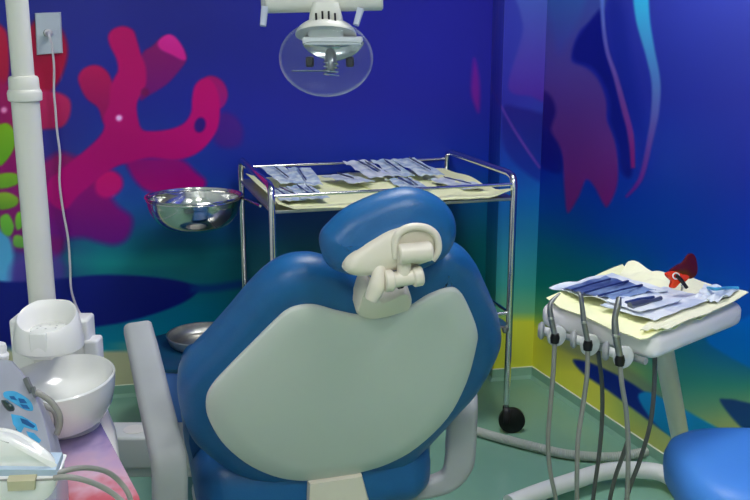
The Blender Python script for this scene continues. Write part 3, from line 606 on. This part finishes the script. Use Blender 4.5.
obj('neck_arm', tube([bp.px(x, y, h) for x, y, h in ((378, 262, .006), (379, 274, .014), (377, 286, .018), (371, 299, .016))], [.010, .013, .015, .012], 14, 6), 'cream', nb)
obj('adjustment_barrel', join(cyl(bp.px(386, 281, .02), bp.px(421, 275, .02), .0135, 24), cyl(bp.px(412, 277, .02), bp.px(422, 275, .02), .0175, 24), cyl(bp.px(384, 281, .02), bp.px(393, 280, .02), .0185, 24)), 'cream', nb)
obj('adjustment_link', tube([bp.px(404, 259, .02), bp.px(404, 268, .02), bp.px(403, 277, .02)], .012, 12, 3), 'cream', nb)
obj('adjustment_knob', cyl(bp.px(399, 287, .012), bp.px(402, 286, .024), .004, 12), 'black', nb)
bp = bpo
# lower support strap
vsp = Plane(bp.px(340, 478, .020), rr_, (0, -.1, 1))
if vsp.n[1] > 0: vsp.n = -vsp.n
obj('back_support', pad(vsp, [vsp.loc(x, y) for x, y in ((309, 483), (362, 475), (369, 500), (374, 540), (306, 540))][::-1], [(.0, -.03), (.0, -.002), (.003, .003)], 0, 0, 2), 'cream', ch)
# seat and lumbar cushion
sc_ = aty(312, 500, 1.98); sy = math.atan2(.259, .966)
def rz_box(c, sx, sy_, sz, bev, rot): return box(c, sx, sy_, sz, rot, bev, 6)
s0 = sc_+fwd*.18
obj('seat', rz_box((s0[0], s0[1], .34), .53, .60, .17, .07, sy), 'blue', ch)
q0 = aty(310, 470, 2.0); lumb = Plane(q0, rr_, (0.02, -.12, 1))
if lumb.n[1] > 0: lumb.n = -lumb.n
obj('lumbar_cushion', pad(lumb, outline(lumb, [(188, 430), (240, 424), (330, 422), (420, 432), (432, 446), (433, 464), (424, 486), (410, 520), (330, 548), (240, 540), (205, 510), (191, 470)], 5), [(.03, .0), (.01, -.006), (.0, -.03), (.0, -.06), (.02, -.085)], .004, 0), 'blue', ch)
obj('chair_base', join(box((s0[0], s0[1], .05), .26, .34, .31, sy, .03), box((s0[0]+fwd[0]*.15, s0[1]+fwd[1]*.15, .0), .46, .80, .06, sy, .02)), 'white', ch)
legc = s0+fwd*.55
obj('leg_rest', box((legc[0], legc[1], .30), .46, .55, .11, sy, .05, 6), 'blue', ch)
# left armrest: flat section pad running away, then a vertical post
def arm(path, ws, th, up):
    n = len(path)
    return sweep(path, lambda i, t: rrect(float(np.interp(t, np.linspace(0, 1, len(ws)), ws)), th, min(th*.4, .014), 4), up)
pth = catmull([aty(138, 329, 1.95), aty(145, 358, 1.88), aty(154, 398, 1.78), aty(164, 440, 1.70), aty(169, 462, 1.67), aty(170, 500, 1.67), aty(171, 560, 1.67)], 6)
la = obj('armrest', arm(pth, [.060, .063, .064, .066, .067, .067, .067], .045, np.array([.25, -.7, .66])), 'grey', ch)
b0 = aty(171, 560, 1.67)
obj('armrest_mount', join(box((b0[0]+.01, b0[1]+.02, .22), .07, .09, b0[2]-.20, sy, .02), box((b0[0]+.14, b0[1]+.10, .22), .30, .08, .07, sy, .02)), 'grey', ch)
pr = catmull([aty(451, 340, 2.30), aty(459, 372, 2.16), aty(463, 394, 2.05), aty(463, 408, 2.0), aty(461, 440, 2.0), aty(459, 462, 2.0), aty(450, 478, 2.0), aty(432, 486, 2.0), aty(395, 492, 2.0)], 6)
obj('armrest', arm(pr, [.05, .058, .062, .066, .070, .068, .052, .046, .045], .05, np.array([-.1, -1, .15])), 'grey', ch)

# ------------------------------------------------------------------ operating lamp
Ly = 1.9
lc = aty(326, 60, Ly)
lm = thing('operating_lamp', aty(326, 0, Ly), 'white dental operating lamp with clear dome hanging above the trolley', 'lamp')
ba, bb_ = aty(266, 2, Ly), aty(383, -1, Ly)
obj('crossbar', cyl(ba, bb_, .0215, 32), 'offwhite', lm)
obj('end_cap', cyl(ba-np.array([.008, 0, 0]), ba+np.array([.004, 0, 0]), .019, 24), 'grey', lm)
M['frost'] = mat('frosted_handle_plastic', (196, 204, 224), .45, noise=.02)
for x0, y0, x1, y1 in ((265, 6, 263, 26), (361, 8, 356, 25)):
    obj('handle', sweep([aty(x0, y0, Ly-.015), aty((x0+x1)/2, (y0+y1)/2, Ly-.015), aty(x1, y1, Ly-.02)], lambda i, t: rrect(.014-.002*t, .012, .004), np.array([0, -1, 0.])), 'frost', lm)
nk = obj('neck', sweep([aty(326, 6, Ly-.005), aty(326, 14, Ly-.01), aty(326, 24, Ly-.008), aty(326, 32, Ly)], lambda i, t: rrect(.052+.018*math.sin(t*math.pi*.5), .05, .012), np.array([0, -1, 0.])), 'offwhite', lm)
for k in range(4):
    x = 316+6.3*k; obj('vent_slot', tube([aty(x, 11 if 0 < k < 3 else 13, Ly-.0365), aty(x+.4, 21, Ly-.0365)], .0022, 6), 'black', nk)
# head housing: shallow white cap over the dome, tilted to face the patient
hax = norm([0, -.35, -1])
rim = aty(326, 48, Ly)
def ell(rx, ry, rz, c, ang0, ang1, seg=48, n=14, ax=hax):
    A_ = np.array([1., 0, 0]); B_ = np.cross(ax, A_); loops = []
    for k in range(n+1):
        a = math.radians(ang0+(ang1-ang0)*k/n); loops.append([c+ax*(rz*math.sin(a))+A_*(rx*math.cos(a)*math.cos(t))+B_*(ry*math.cos(a)*math.sin(t)) for t in np.linspace(0, 2*math.pi, seg, endpoint=False)])
    return loops
cap = rings(ell(.060, .056, .034, rim+np.array([0, 0, .022]), -89, -4), True, True)
obj('housing', cap, 'offwhite', lm)
obj('rear_shade', box(aty(333, 45, Ly-.0), .116, .05, .016, 0, .004), 'white', lm)
lpl = Plane(aty(333, 50, Ly-.02), (1, 0, 0), (0, -.25, 1))
if lpl.n[1] > 0: lpl.n = -lpl.n
rf = obj('reflector', pad(lpl, outline(lpl, [(304, 42), (333, 41), (362, 42), (361, 48), (352, 56), (336, 61), (320, 58), (308, 51)], 4), [(0, -.012), (0, 0), (.002, .002)], -.01, -.012, 6), 'reflector', lm)
obj('bulb_socket', tube([aty(330, 52, Ly), aty(331, 62, Ly-.015), aty(331, 70, Ly-.02)], [.014, .012, .008], 12, 4), 'dark_steel', lm)
obj('socket_spring', tube([aty(331, 60, Ly-.015)+np.array([.015*math.cos(t), .01*math.sin(t), -.0012*t]) for t in np.linspace(0, 25, 60)], .0015, 6), 'steel', lm)
for x_ in (310, 350): obj('side_bracket', box(aty(x_, 67, Ly), .016, .02, .02, 0, .004), 'black', lm)
obj('lamp_bar', tube([aty(292, 71, Ly), aty(328, 71, Ly-.01)], .0018, 6), 'steel', lm)
dome = ell(.0925, .080, .074, rim+np.array([0, 0, -.020]), -58, 88, 64, 22)
obj('dome_cover', rings(dome, False, True), 'dome', lm)
obj('dome_rim', tube([p for p in dome[0]]+[dome[0][0]], .0016, 6), 'frost', lm)
ar = aty(326, -14, Ly); poletop = aty(16, -8, 1.9)
obj('support_arm', tube([ar, ar+np.array([0, 0, .30]), ar+np.array([-.04, 0, .36]), np.array([poletop[0]+.06, 1.9, ar[2]+.36]), np.array([poletop[0]-.0, 1.9, ar[2]+.36])], .016, 12, 4), 'offwhite', lm)

# ------------------------------------------------------------------ dental unit at the left
Uy = 1.9
ub = aty(42, 297, Uy); ub[2] = 0
un = thing('dental_unit', ub, 'white dental unit with spittoon bowl, cup stand and tall post at the left', 'dental unit')
Uy = 2.0; pxy = aty(42, 297, Uy)
ptop = np.array([pxy[0], Uy, ar[2]+.40])
zc = aty(20, 92, Uy)[2]
po = obj('pole', join(cyl([pxy[0], Uy, .6], [pxy[0], Uy, zc], .0285, 32), cyl([pxy[0], Uy, zc], ptop, .0225, 32)), 'offwhite', un)
obj('pole_collar', lathe([(.0285, -.02), (.034, -.017), (.035, -.002), (.033, .004), (.031, .006), (.030, .028), (.028, .032), (.0225, .034)], [pxy[0], Uy, zc], seg=36), 'offwhite', po)
# body block under bowl
zt = .585
pl_ = [atz(x, y, zt) for x, y in ((-40, 398), (104, 396), (116, 425), (121, 470), (122, 520), (100, 640), (-40, 640))]
obj('body', slab(pl_, 0, zt, .012, .03), 'white', un)
zb = .70
def colm(x0, x1, ytop, y, d):
    a, b = aty(x0, ytop, y-d/2), aty(x1, ytop, y-d/2); return box(((a[0]+b[0])/2, y, .5), b[0]-a[0], d, a[2]-.5, 0, .007)
obj('tower', join(colm(8, 87, 320, 2.06, .06), colm(82, 97, 341, 2.05, .05)), 'white', un)
# cup stand: a round well cut on the slant
cc_ = aty(49, 342, 1.83); N = 64; loops = []
zbot = cc_[2]-.012; zhi = aty(49, 297, 1.90)[2]; zlo = aty(49, 332, 1.78)[2]
def cup_ring(r, f, off=0., yoff=0.):
    L = []
    for j in range(N):
        a = 2*math.pi*j/N; s = math.sin(a); k = (s*.5+.5); ztop = zlo+(zhi-zlo)*min(1, max(0, k*1.15-.05))
        z = zbot+(ztop-zbot)*f+off; L.append(np.array([cc_[0]+r*math.cos(a), cc_[1]+r*.92*s+yoff, z]))
    return L
def flat_ring(r, z): return [np.array([cc_[0]+r*math.cos(2*math.pi*j/N), cc_[1]+r*.92*math.sin(2*math.pi*j/N), z]) for j in range(N)]
zin = zlo-.012
loops = [flat_ring(.058, zbot-.004), flat_ring(.0685, zbot+.003), cup_ring(.069, .2), cup_ring(.066, .6), cup_ring(.0605, .95), cup_ring(.058, 1.0), cup_ring(.054, 1., -.003)]
loops += [[np.array([p[0], p[1], max(zin, p[2]-.02)]) for p in cup_ring(.049, 1.)], flat_ring(.042, zin)]
obj('cup_bracket', box((cc_[0]-.022, (cc_[1]+2.03)/2+.005, zbot-.030), .05, 2.03-cc_[1], .028, 0, .006), 'white', un)
cs_ = obj('cup_stand', rings(loops), 'white', un)
obj('cup_plate', lathe([(.036, 0), (.036, .004), (.033, .006), (.0, .006)], [cc_[0]+.002, cc_[1], zin], seg=36), 'ceramic', cs_)
for dx, dy in ((-.016, .006), (0.0, .014), (.016, .008), (.018, -.006), (.0, -.012), (-.018, -.008)): obj('vent_hole', lathe([(.0022, .0), (.0022, .0008), (0, .0008)], [cc_[0]+dx, cc_[1]+dy, zin+.0058], seg=10), 'grey', cs_)
obj('front_panel', box((cc_[0]+.0, cc_[1]-.057, zbot+.004), .034, .010, zlo-zbot-.004, 0, .003), 'ceramic', cs_)
# spittoon bowl
sc0 = aty(63, 378, 1.80); BRm = .098
pr_ = [(0, .004), (.03, .005), (.055, .012), (.075, .026), (.088, .046), (.0935, .062), (.096, .066), (.099, .063), (.0985, .05), (.096, .028), (.090, .002), (.074, -.024), (.0, -.032)]
V, Fc = lathe(pr_, [sc0[0], sc0[1], sc0[2]-.062], seg=64)
V2 = []
for v in V:
    d = v[:2]-sc0[:2]; r = np.linalg.norm(d); a = math.atan2(d[1], d[0]); k = 0
    if r > .05: k = .16*max(0, math.cos(a-math.pi*.93))**10*(r-.05)/.05
    V2.append(np.array([sc0[0]+d[0]*(1+k), sc0[1]+d[1]*1.36, v[2]]))
bw = obj('spittoon_bowl', (V2, Fc), 'ceramic', un)
obj('bowl_drain', lathe([(.012, 0), (.012, .002), (.006, .003), (0, .001)], [sc0[0], sc0[1], sc0[2]-.0575], seg=20), 'steel', bw)
obj('bowl_neck', lathe([(.075, 0), (.068, .02), (.06, .035)], [sc0[0]-.01, sc0[1]+.02, zt-.01], seg=30), 'white', un)
# link arm towards the chair
ca_ = atz(112, 437, .40); 
obj('link_arm', join(box((ca_[0]+.16, ca_[1]+.045, .315), .42, .10, .085, .0, .008), box((ca_[0]+.16, ca_[1]+.055, .28), .40, .08, .04, 0, .012)), 'shell', un)
obj('link_cap', lathe([(.028, 0), (.028, .0015), (.026, .002), (0, .002)], [ca_[0]+.045, ca_[1]+.045, .3995], seg=32), 'offwhite', un)
# hooked hose holders on the side of the unit
obj('hose_hook', tube([aty(x, y, 1.62) for x, y in ((40, 404), (47, 407), (54, 411), (57, 420), (56, 430))], .0055, 10, 5), 'hose', un)
# printed mat on the unit
pm = [atz(x, y, zt+.001) for x, y in ((20, 421), (98, 420), (139, 498), (150, 540), (20, 560))]
o = obj('printed_mat', slab(pm, zt+.001, zt+.006, .001), 'print'); o.data.materials.append(M['black']); tag(o, 'purple and pink printed mat lying on the white unit below the spittoon bowl', 'mat')

# silver scaler box with blue labels
sp0 = aty(18, 425, 1.52)
r1 = norm(aty(60, 462, 1.50)-aty(20, 372, 1.64)); 
sv = thing('control_box', aty(20, 470, 1.5), 'silver control box with blue stickers below the spittoon bowl', 'control box')
q = [aty(-30, 352, 1.66), aty(14, 362, 1.64), aty(30, 383, 1.62), aty(42, 410, 1.57), aty(52, 450, 1.50), aty(54, 490, 1.46), aty(-30, 500, 1.46)]
q = [np.array(p) for p in q]; pn = norm(np.cross(q[3]-q[0], q[5]-q[0])); pn = pn if pn[1] < 0 else -pn
pc0 = q[0]; sp = Plane(pc0, norm(q[1]-q[0]), np.cross(pn, norm(q[1]-q[0])))
if sp.n@pn < 0: sp.n = -sp.n
LL = [sp.loc(x, y) for x, y in ((-30, 352), (12, 360), (24, 374), (34, 390), (43, 412), (51, 442), (56, 470), (57, 500), (-30, 520))]
obj('case', pad(sp, LL, [(.004, -.07), (0, -.066), (0, -.004), (.003, 0)], 0, 0, 3), 'silver', sv)
st = obj('sticker', pad(sp, outline(sp, [(4, 392), (14, 391), (24, 396), (31, 402), (33, 410), (26, 410), (17, 405), (9, 400), (4, 397)], 3, .001), [(0, 0), (0, .001)], 0, 0, 3), 'lblue', sv)
for P in (((9, 396), (14, 396), (17, 400), (11, 399)), ((18, 398), (24, 399), (27, 403), (20, 403)), ((20, 404), (27, 405), (30, 409), (23, 408))):
    obj('print', pad(sp, [sp.loc(x, y, .002) for x, y in P], [(0, .001), (0, .0016)], 0, 0, 2), 'dblue', st)
s2 = obj('sticker', pad(sp, [sp.loc(x, y, .001) for x, y in ((11, 414), (22, 416), (36, 424), (38, 431), (24, 427), (20, 434), (13, 424))], [(0, 0), (0, .001)], 0, 0, 2), 'lblue', sv)
obj('print', pad(sp, [sp.loc(x, y, .002) for x, y in ((20, 418), (27, 420), (35, 426), (33, 428), (22, 423))], [(0, .001), (0, .0016)], 0, 0, 2), 'dblue', s2)
s3 = obj('sticker', pad(sp, [sp.loc(x, y, .001) for x, y in ((26, 431), (34, 433), (41, 440), (39, 443), (30, 439))], [(0, 0), (0, .001)], 0, 0, 2), 'lblue', sv)
for y_ in range(6): obj('print', pad(sp, [sp.loc(x, y, .002) for x, y in ((13.5+y_*.6, 418+y_*3.4), (15+y_*.6, 418.3+y_*3.4), (15.4+y_*.6, 419.6+y_*3.4), (13.9+y_*.6, 419.3+y_*3.4))], [(0, .0), (0, .0008)], 0, 0, 2), 'dblue', sv)
M['knobm'] = mat('dark_translucent_knob', (44, 62, 60), .2, coat=.5, noise=.2, nscale=80)
obj('knob', pad(sp, outline(sp, [(1, 401), (6, 400), (9, 402), (13, 405), (13, 409), (8, 410), (4, 407)], 4, .006), [(0, 0), (.0, .006), (.002, .010)], 0, .003, 4), 'knobm', sv)
obj('side_fitting', join(tube([sp.px(26, 379, .004), sp.px(29, 386, .004), sp.px(32, 391, .004)], .006, 8, 3), tube([sp.px(33, 388, .008), sp.px(36, 396, .008)], .005, 8)), 'dark_steel', sv)
# grey tubes from its side
for k, P in enumerate((((36, 392), (45, 397), (53, 404), (59, 414), (60, 424), (57, 434)), ((57, 434), (58, 424), (56, 420), (55, 440), (56, 443)))):
    if k: continue
    obj('tube', tube([aty(x, y, 1.57) for x, y in P], .0055, 10, 5), 'hose', sv)
# white wall cap at the left edge (bottle neck)
bt = thing('bottle', aty(0, 380, 1.72), 'white plastic bottle neck with ribbed cap at the left edge beside the bowl', 'bottle')
bx = aty(1, 360, 1.72)
obj('cap', lathe([(.0, .040), (.010, .040), (.013, .034), (.014, .024), (.019, .020), (.020, .010), (.017, .004), (.021, -.002), (.022, -.014), (.018, -.018)], bx-np.array([.008, 0, .005]), norm([.25, 0, 1]), 32), 'white', bt)
obj('body', lathe([(.018, 0), (.03, -.03), (.032, -.13), (.0, -.135)], bx-np.array([.008+.006, 0, .023]), norm([.25, 0, 1]), 32), 'white', bt)

# white rounded instrument holder in the foreground
hy = 1.25
hd = thing('instrument_holder', aty(10, 500, hy), 'white rounded instrument holder with beige latch in the bottom left corner', 'instrument holder')
hp = Plane(aty(0, 470, hy), (1, 0.05, 0), (0, -.25, 1))
if hp.n[1] > 0: hp.n = -hp.n
top = [(-70, 470), (-70, 432), (-30, 426), (0, 427), (18, 431), (34, 440), (46, 449), (54, 459), (57.5, 469), (56, 471)]
def flat_out(pts, off=0): return [hp.loc(x, y, off) for x, y in pts]
hc = Plane(aty(0, 470, hy), (1, .05, 0), (0, .75, 1))
if hc.n[1] > 0: hc.n = -hc.n
obj('cover', pad(hc, catmull([hc.loc(x, y) for x, y in top[:-1]], 4), [(.006, .006), (.003, .005), (.001, .002), (0, -.003), (0, -.03)], .018, 0, 6), 'ceramic', hd)
obj('gasket', pad(hp, flat_out([(-70, 466), (57, 466), (58.5, 470), (58, 473), (-70, 472.5)]), [(.0, .008), (.0, -.03)], 0, 0, 2), 'band', hd)
obj('lower_shell', pad(hp, catmull(flat_out([(-70, 472), (-20, 472), (20, 472), (57, 472), (58.5, 477), (56, 486), (49, 494), (36, 499), (10, 502), (-30, 504), (-70, 504)]), 4), [(.006, .014), (.001, .010), (0, .002), (0, -.04)], .002, 0, 4), 'white', hd)
obj('latch', pad(hp, flat_out([(8, 478), (36, 477), (36, 487), (9, 488.5)], .014), [(0, .005), (.0, .019), (.001, .021)], 0, 0, 2), 'beige', hd)
obj('trim_line', tube([hp.px(x, y, .014) for x, y in ((-60, 481), (8, 480))], .0015, 6), 'hose', hd)
obj('trim_line', tube([hp.px(x, y, .014) for x, y in ((36, 480), (57, 479))], .0015, 6), 'hose', hd)
for k, P in enumerate((((56, 474, 1.25), (72, 469, 1.27), (90, 468, 1.3), (107, 472, 1.33), (120, 482, 1.35), (130, 498, 1.35), (136, 530, 1.35)), ((54, 478, 1.24), (68, 477, 1.24), (84, 480, 1.25), (100, 486, 1.27), (116, 496, 1.28), (130, 512, 1.28), (136, 540, 1.28)))):
    obj('tube', tube([aty(*p) for p in P], .0042, 10, 6), 'hose', hd)

# ------------------------------------------------------------------ delivery cart at the right
TZ = .755
c0 = [atz(x, y, TZ) for x, y in ((538, 303), (656, 337), (747, 302), (628, 276))]
dc = thing('delivery_cart', np.array([.66, 2.3, 0]), 'white dental delivery cart with square tray top on a slanted post, right side', 'delivery cart')
obj('tray', slab(c0, TZ-.058, TZ, .022, .035, 6), 'pinkwhite', dc)
P1 = aty(664, 352, 2.2); P2 = aty(680, 436, 2.42); dirp = norm(P2-P1); P3 = P2+dirp*((.07-P2[2])/dirp[2])
obj('post', tube([P1-dirp*.03, P3], .0245, 24), 'offwhite', dc)
ft = [atz(x, y, .05) for x, y in ((509, 504), (540, 492), (570, 482), (598, 473), (618, 470), (640, 470), (664, 474), (690, 480))]
P3b = np.array([P3[0], P3[1], .05])
obj('base_leg', tube(ft[:-1]+[P3b], .026, 20, 5), 'white', dc)
obj('base_leg', tube([P3b, P3b+np.array([.02, -.25, 0]), P3b+np.array([-.04, -.60, 0]), P3b+np.array([-.10, -.9, 0])], .026, 16, 4), 'white', dc)
for p in (P3b+np.array([-.095, -.85, 0]), P3b+np.array([.0, -.1, 0])): obj('caster', lathe([(.005, -.01), (.02, -.01), (.024, -.005), (.024, .005), (.02, .01), (.005, .01)], [p[0], p[1], .024], (1, .3, 0), 20), 'rubber', dc)
fe = norm(c0[1]-c0[0]); fo = np.array([fe[1], -fe[0], 0]); fo = fo if fo[1] < 0 else -fo
obj('holder_rail', tube([c0[0]+fe*.03+fo*.0+np.array([0, 0, -.06]), c0[1]-fe*.02+np.array([0, 0, -.06])], .008, 10), 'grey', dc)
M['hold'] = mat('holder_white_plastic', (214, 216, 216), .3, noise=.02)
HP = []
for (cx, cy, y_) in ((554, 334, 2.05), (587, 343, 1.99), (620, 355, 1.90)):
    g = aty(cx-4, cy, y_); HP.append(g)
    ax = norm(fe*.8+fo*.45+np.array([0, 0, -.1]))
    g = g+np.array([0, .012, 0])
    hl = obj('handpiece_holder', join(cyl(g-fe*.022, g+fe*.022, .010, 16), lathe([(.018, 0), (.0245, .003), (.026, .008), (.0245, .013), (.016, .017), (0, .018)], g+fe*.018, ax, 32, (.86, 1)), ), 'hold', dc)
    obj('holder_cheek', lathe([(.015, 0), (.020, .003), (.021, .008), (.015, .014), (0, .015)], g-fe*.014+fo*.0, norm(-fe*.7+fo*.5), 28, (.86, 1)), 'grey', hl)
    obj('holder_arm', tube([g-fo*.004, (g-fo*.03)+np.array([0, 0, .006])], .007, 10), 'hold', dc)
# hanging hoses under the cart with no handpiece in view
def hosep(P, dz=.0): return [aty(x, y, yy) for x, y, yy in P]
obj('hose', tube(hosep([(598, 352, 2.08), (602, 385, 2.1), (602, 420, 2.1), (599, 455, 2.12), (593, 500, 2.15), (590, 540, 2.2)]), .0052, 8, 6), 'hose_d', dc)
obj('hose', tube(hosep([(655, 352, 2.02), (654, 390, 2.04), (650, 425, 2.06), (640, 460, 2.08), (629, 490, 2.1), (618, 530, 2.15)]), .0055, 8, 6), 'hose_d', dc)
obj('hose', tube(hosep([(628, 440, 1.98), (622, 458, 2.0), (615, 478, 2.02), (609, 505, 2.05), (606, 540, 2.1)]), .0052, 8, 6), 'hose_d', dc)
tips = [((555, 336), (551, 318), (550, 306), (553, 300), (560, 293)), ((588, 343), (584, 322), (582, 305), (580, 294), (577, 293)), ((620, 358), (616, 335), (615, 318), (618, 305), (619, 297))]
hoses = [[(555, 345, 2.05), (553, 375, 2.05), (550, 410, 2.06), (548, 440, 2.07), (550, 470, 2.08), (556, 500, 2.1), (562, 540, 2.1)],
         [(588, 352, 1.99), (587, 375, 1.99), (583, 405, 2.0), (578, 440, 2.0), (577, 470, 2.0), (577, 500, 2.02), (578, 540, 2.05)],
         [(620, 368, 1.90), (622, 385, 1.90), (626, 410, 1.92), (628, 440, 1.94), (628, 470, 1.95), (627, 500, 1.97), (625, 540, 2.0)]]
labs = ['grey steel handpiece with angled tip in the holder furthest left on the cart', 'slim grey steel handpiece in the middle holder of the cart', 'thick grey steel handpiece in the holder nearest the cart corner']
rads = [[.0062, .0068, .006, .0048, .002], [.006, .0063, .005, .0042, .0036], [.0072, .008, .0066, .0072, .005]]
for k in range(3):
    y_ = HP[k][1]-.0
    t_ = thing('dental_handpiece', HP[k]+np.array([0, 0, -.01]), labs[k], 'handpiece', 'handpieces on the delivery cart')
    pts = [aty(x, y, y_-.022+.006*j) for j, (x, y) in enumerate(tips[k])]
    obj('handle', tube(pts, rads[k], 14, 5), 'dark_steel', t_)
    obj('collar', tube([pts[0]+np.array([0, 0, -.016]), pts[0]+np.array([0, 0, -.004]), pts[0]+np.array([0, 0, .006])], [.0095, .011, .0085], 16), 'black', t_)
    obj('grip_ring', cyl(pts[1]-np.array([0, 0, .003]), pts[1]+np.array([0, 0, .003]), rads[k][1]*1.12, 16), 'steel_b', t_)
    hp_ = [aty(x, y, yy-.02) for x, y, yy in hoses[k]]; hp_[0] = pts[0]+np.array([0, 0, -.01])
    obj('hose', tube(hp_, .0054, 10, 6), 'hose', t_)

# papers and packets on the cart
def tq(px, py, h=0.): return atz(px, py, TZ+h)
def drape(u, v): return 0
o = obj('paper_towel', sheet([tq(546, 303, .002), tq(640, 342, .002), tq(706, 318, .002), tq(622, 268, .002)], 24, 20, .005, 41, .002, curl=lambda u, v: .010*max(0, 1-abs(u)*5)), 'paper'); tag(o, 'pale yellow paper towel lying under everything on the delivery cart tray', 'paper towel', 'towels on the cart tray')
o = obj('paper_towel', sheet([tq(640, 332, .012), tq(668, 330, .012), tq(748, 298, .016), tq(690, 278, .012)], 20, 20, .006, 47, .002, curl=lambda u, v: .012*max(0, u-.6)*max(0, v-.5)*4), 'paper2'); tag(o, 'cream paper towel reaching over the right corner of the cart tray', 'paper towel', 'towels on the cart tray')
o = obj('paper_towel', sheet([tq(608, 282, .012), tq(680, 296, .012), tq(682, 283, .018), tq(628, 270, .018)], 16, 12, .012, 51, .003, curl=lambda u, v: .014*v), 'paper2'); tag(o, 'folded cream paper towel heaped at the back corner of the cart tray', 'paper towel', 'towels on the cart tray')
o = obj('paper_sheet', sheet([tq(600, 306, .020), tq(655, 321, .021), tq(714, 299, .023), tq(664, 288, .022)], 16, 12, .004, 43, .001), 'film_w'); tag(o, 'white paper sheet with torn edge on the middle of the cart tray', 'paper sheet')
# big blue pouch
bpz = thing('instrument_pouch', tq(600, 292, .02), 'large dark blue instrument pouch with white border on the left of the cart tray', 'pouch')
obj('film', sheet([tq(549, 289, .014), tq(612, 306, .018), tq(668, 292, .026), tq(612, 274, .026)], 22, 18, .008, 61, .0015), 'film_w', bpz)
obj('window', sheet([tq(562, 289, .024), tq(612, 302, .026), tq(656, 291, .036), tq(606, 277, .036)], 18, 14, .006, 62, .001), 'film_b', bpz)
M['navy'] = mat('navy_plastic_tools', (30, 48, 104), .3, noise=.2, nscale=30)
for (x0, y0, x1, y1) in ((572, 290, 610, 279), (584, 293, 628, 281), (598, 296, 642, 285)):
    obj('instrument', tube([tq(x0, y0, .036), tq((x0+x1)/2, (y0+y1)/2-.5, .044), tq(x1, y1, .042)], [.003, .002, .003], 8, 4), 'navy', bpz)
sy_ = thing('instrument_pouch', tq(648, 303, .02), 'clear white pouch with grey syringe-like tool at the centre of the cart tray', 'pouch')
obj('film', sheet([tq(606, 301, .028), tq(640, 313, .028), tq(682, 301, .030), tq(648, 290, .030)], 16, 14, .005, 66, .001), 'film_w', sy_)
obj('instrument', tube([tq(630, 306, .034), tq(642, 303, .036), tq(651, 301, .036), tq(661, 298, .038)], [.009, .008, .004, .005], 10, 4), 'inst_g', sy_)
obj('instrument', tube([tq(626, 303, .034), tq(640, 300, .036), tq(654, 297, .038)], [.005, .006, .003], 8, 4), 'inst', sy_)
cr_ = thing('crumpled_pouch', tq(716, 294, .02), 'crumpled clear pouch with light blue edge at the right end of the cart tray', 'pouch')
obj('film', sheet([tq(694, 300, .02), tq(716, 304, .02), tq(742, 291, .024), tq(704, 286, .026)], 18, 14, .009, 71, .0012), 'film_w', cr_)
obj('blue_strip', tube([tq(708, 288, .03), tq(716, 289, .045), tq(726, 288, .036), tq(738, 288, .03)], .004, 8, 5), 'lblue', cr_)
# red light shield
rs0 = tq(683, 292, .03)
ry = rs0[1]
rs = thing('light_shield', tq(684, 294, .02), 'dark red winged light shield with orange lobes and black pin on the cart tray', 'light shield')
rp = Plane(aty(683, 275, ry), (1, .25, 0), (0, .2, 1))
if rp.n[1] > 0: rp.n = -rp.n
obj('shield', pad(rp, outline(rp, [(669, 271), (675, 266), (682, 262), (688, 254), (693, 254), (696, 260), (697, 271), (694, 277), (688, 279), (680, 277), (672, 276)], 4), [(.001, .004), (0, .002), (0, -.002), (.001, -.004)], .002, 0, 4), 'red', rs)
M['redo'] = M['orange']
obj('lower_lobe', pad(rp, outline(rp, [(666, 273), (674, 271), (682, 274), (689, 276), (686, 281), (680, 283), (675, 288), (670, 287), (671, 281), (667, 277)], 4, .006), [(.001, .009), (0, .007), (0, .001), (.001, 0)], .002, 0, 4), 'orange', rs)
obj('ring', tube([rp.px(676+3.2*math.cos(t), 276+3*math.sin(t), .010) for t in np.linspace(0, 6.4, 20)], .0018, 8), 'white', rs)
obj('pin', tube([rp.px(676, 275, .012), rp.px(681, 280, .014), rp.px(687, 288, .016)], [.004, .0048, .004], 10, 4), 'black', rs)

# ------------------------------------------------------------------ stool
st0 = atz(772, 470, .50)
S = thing('dentist_stool', (st0[0], st0[1], 0), 'bright blue round-cornered stool seat in the bottom right corner', 'stool')
stc = atz(768, 462, .50)
def sup(r, n=64, e=3.2):
    out = []
    for j in range(n):
        a = 2*math.pi*j/n; c, s = math.cos(a), math.sin(a); out.append(np.array([stc[0]+r*np.sign(c)*abs(c)**(2/e), stc[1]+r*np.sign(s)*abs(s)**(2/e)]))
    return out
lps = []
for i_, z in ((.05, .40), (.02, .402), (.004, .415), (0, .44), (0, .465), (.008, .488), (.025, .502), (.05, .510), (.10, .513), (.17, .514)): lps.append([np.array([*p, z]) for p in sup(.195-i_)])
obj('seat', rings(lps), 'blue_seat', S)
obj('column', cyl([stc[0], stc[1], .09], [stc[0], stc[1], .40], .025, 20), 'steel', S)
obj('base', join(*[tube([[stc[0], stc[1], .09], [stc[0]+.22*math.cos(a), stc[1]+.22*math.sin(a), .06]], [.02, .014], 8) for a in np.arange(5)*2*math.pi/5+.3]), 'black', S)
for a in np.arange(5)*2*math.pi/5+.3: obj('caster', lathe([(.004, -.012), (.022, -.010), (.025, 0), (.022, .010), (.004, .012)], [stc[0]+.22*math.cos(a), stc[1]+.22*math.sin(a), .025], (-math.sin(a), math.cos(a), 0), 16), 'rubber', S)

# floor hose with ribs
hpts = [atz(x, y, .018) for x, y in ((415, 424), (450, 424), (476, 431), (500, 438), (527, 445), (560, 453), (585, 456), (612, 457), (640, 453), (668, 445), (700, 440))]
dense = catmull(hpts, 26); nd = len(dense)
def ribsec(i, t):
    q = .0165 if i % 2 else .0145
    return [(q*math.cos(2*math.pi*j/12), q*math.sin(2*math.pi*j/12)) for j in range(12)]
o = obj('floor_hose', sweep(dense, ribsec), 'hose_w'); tag(o, 'pale ribbed hose lying across the green floor behind the cart base', 'hose')
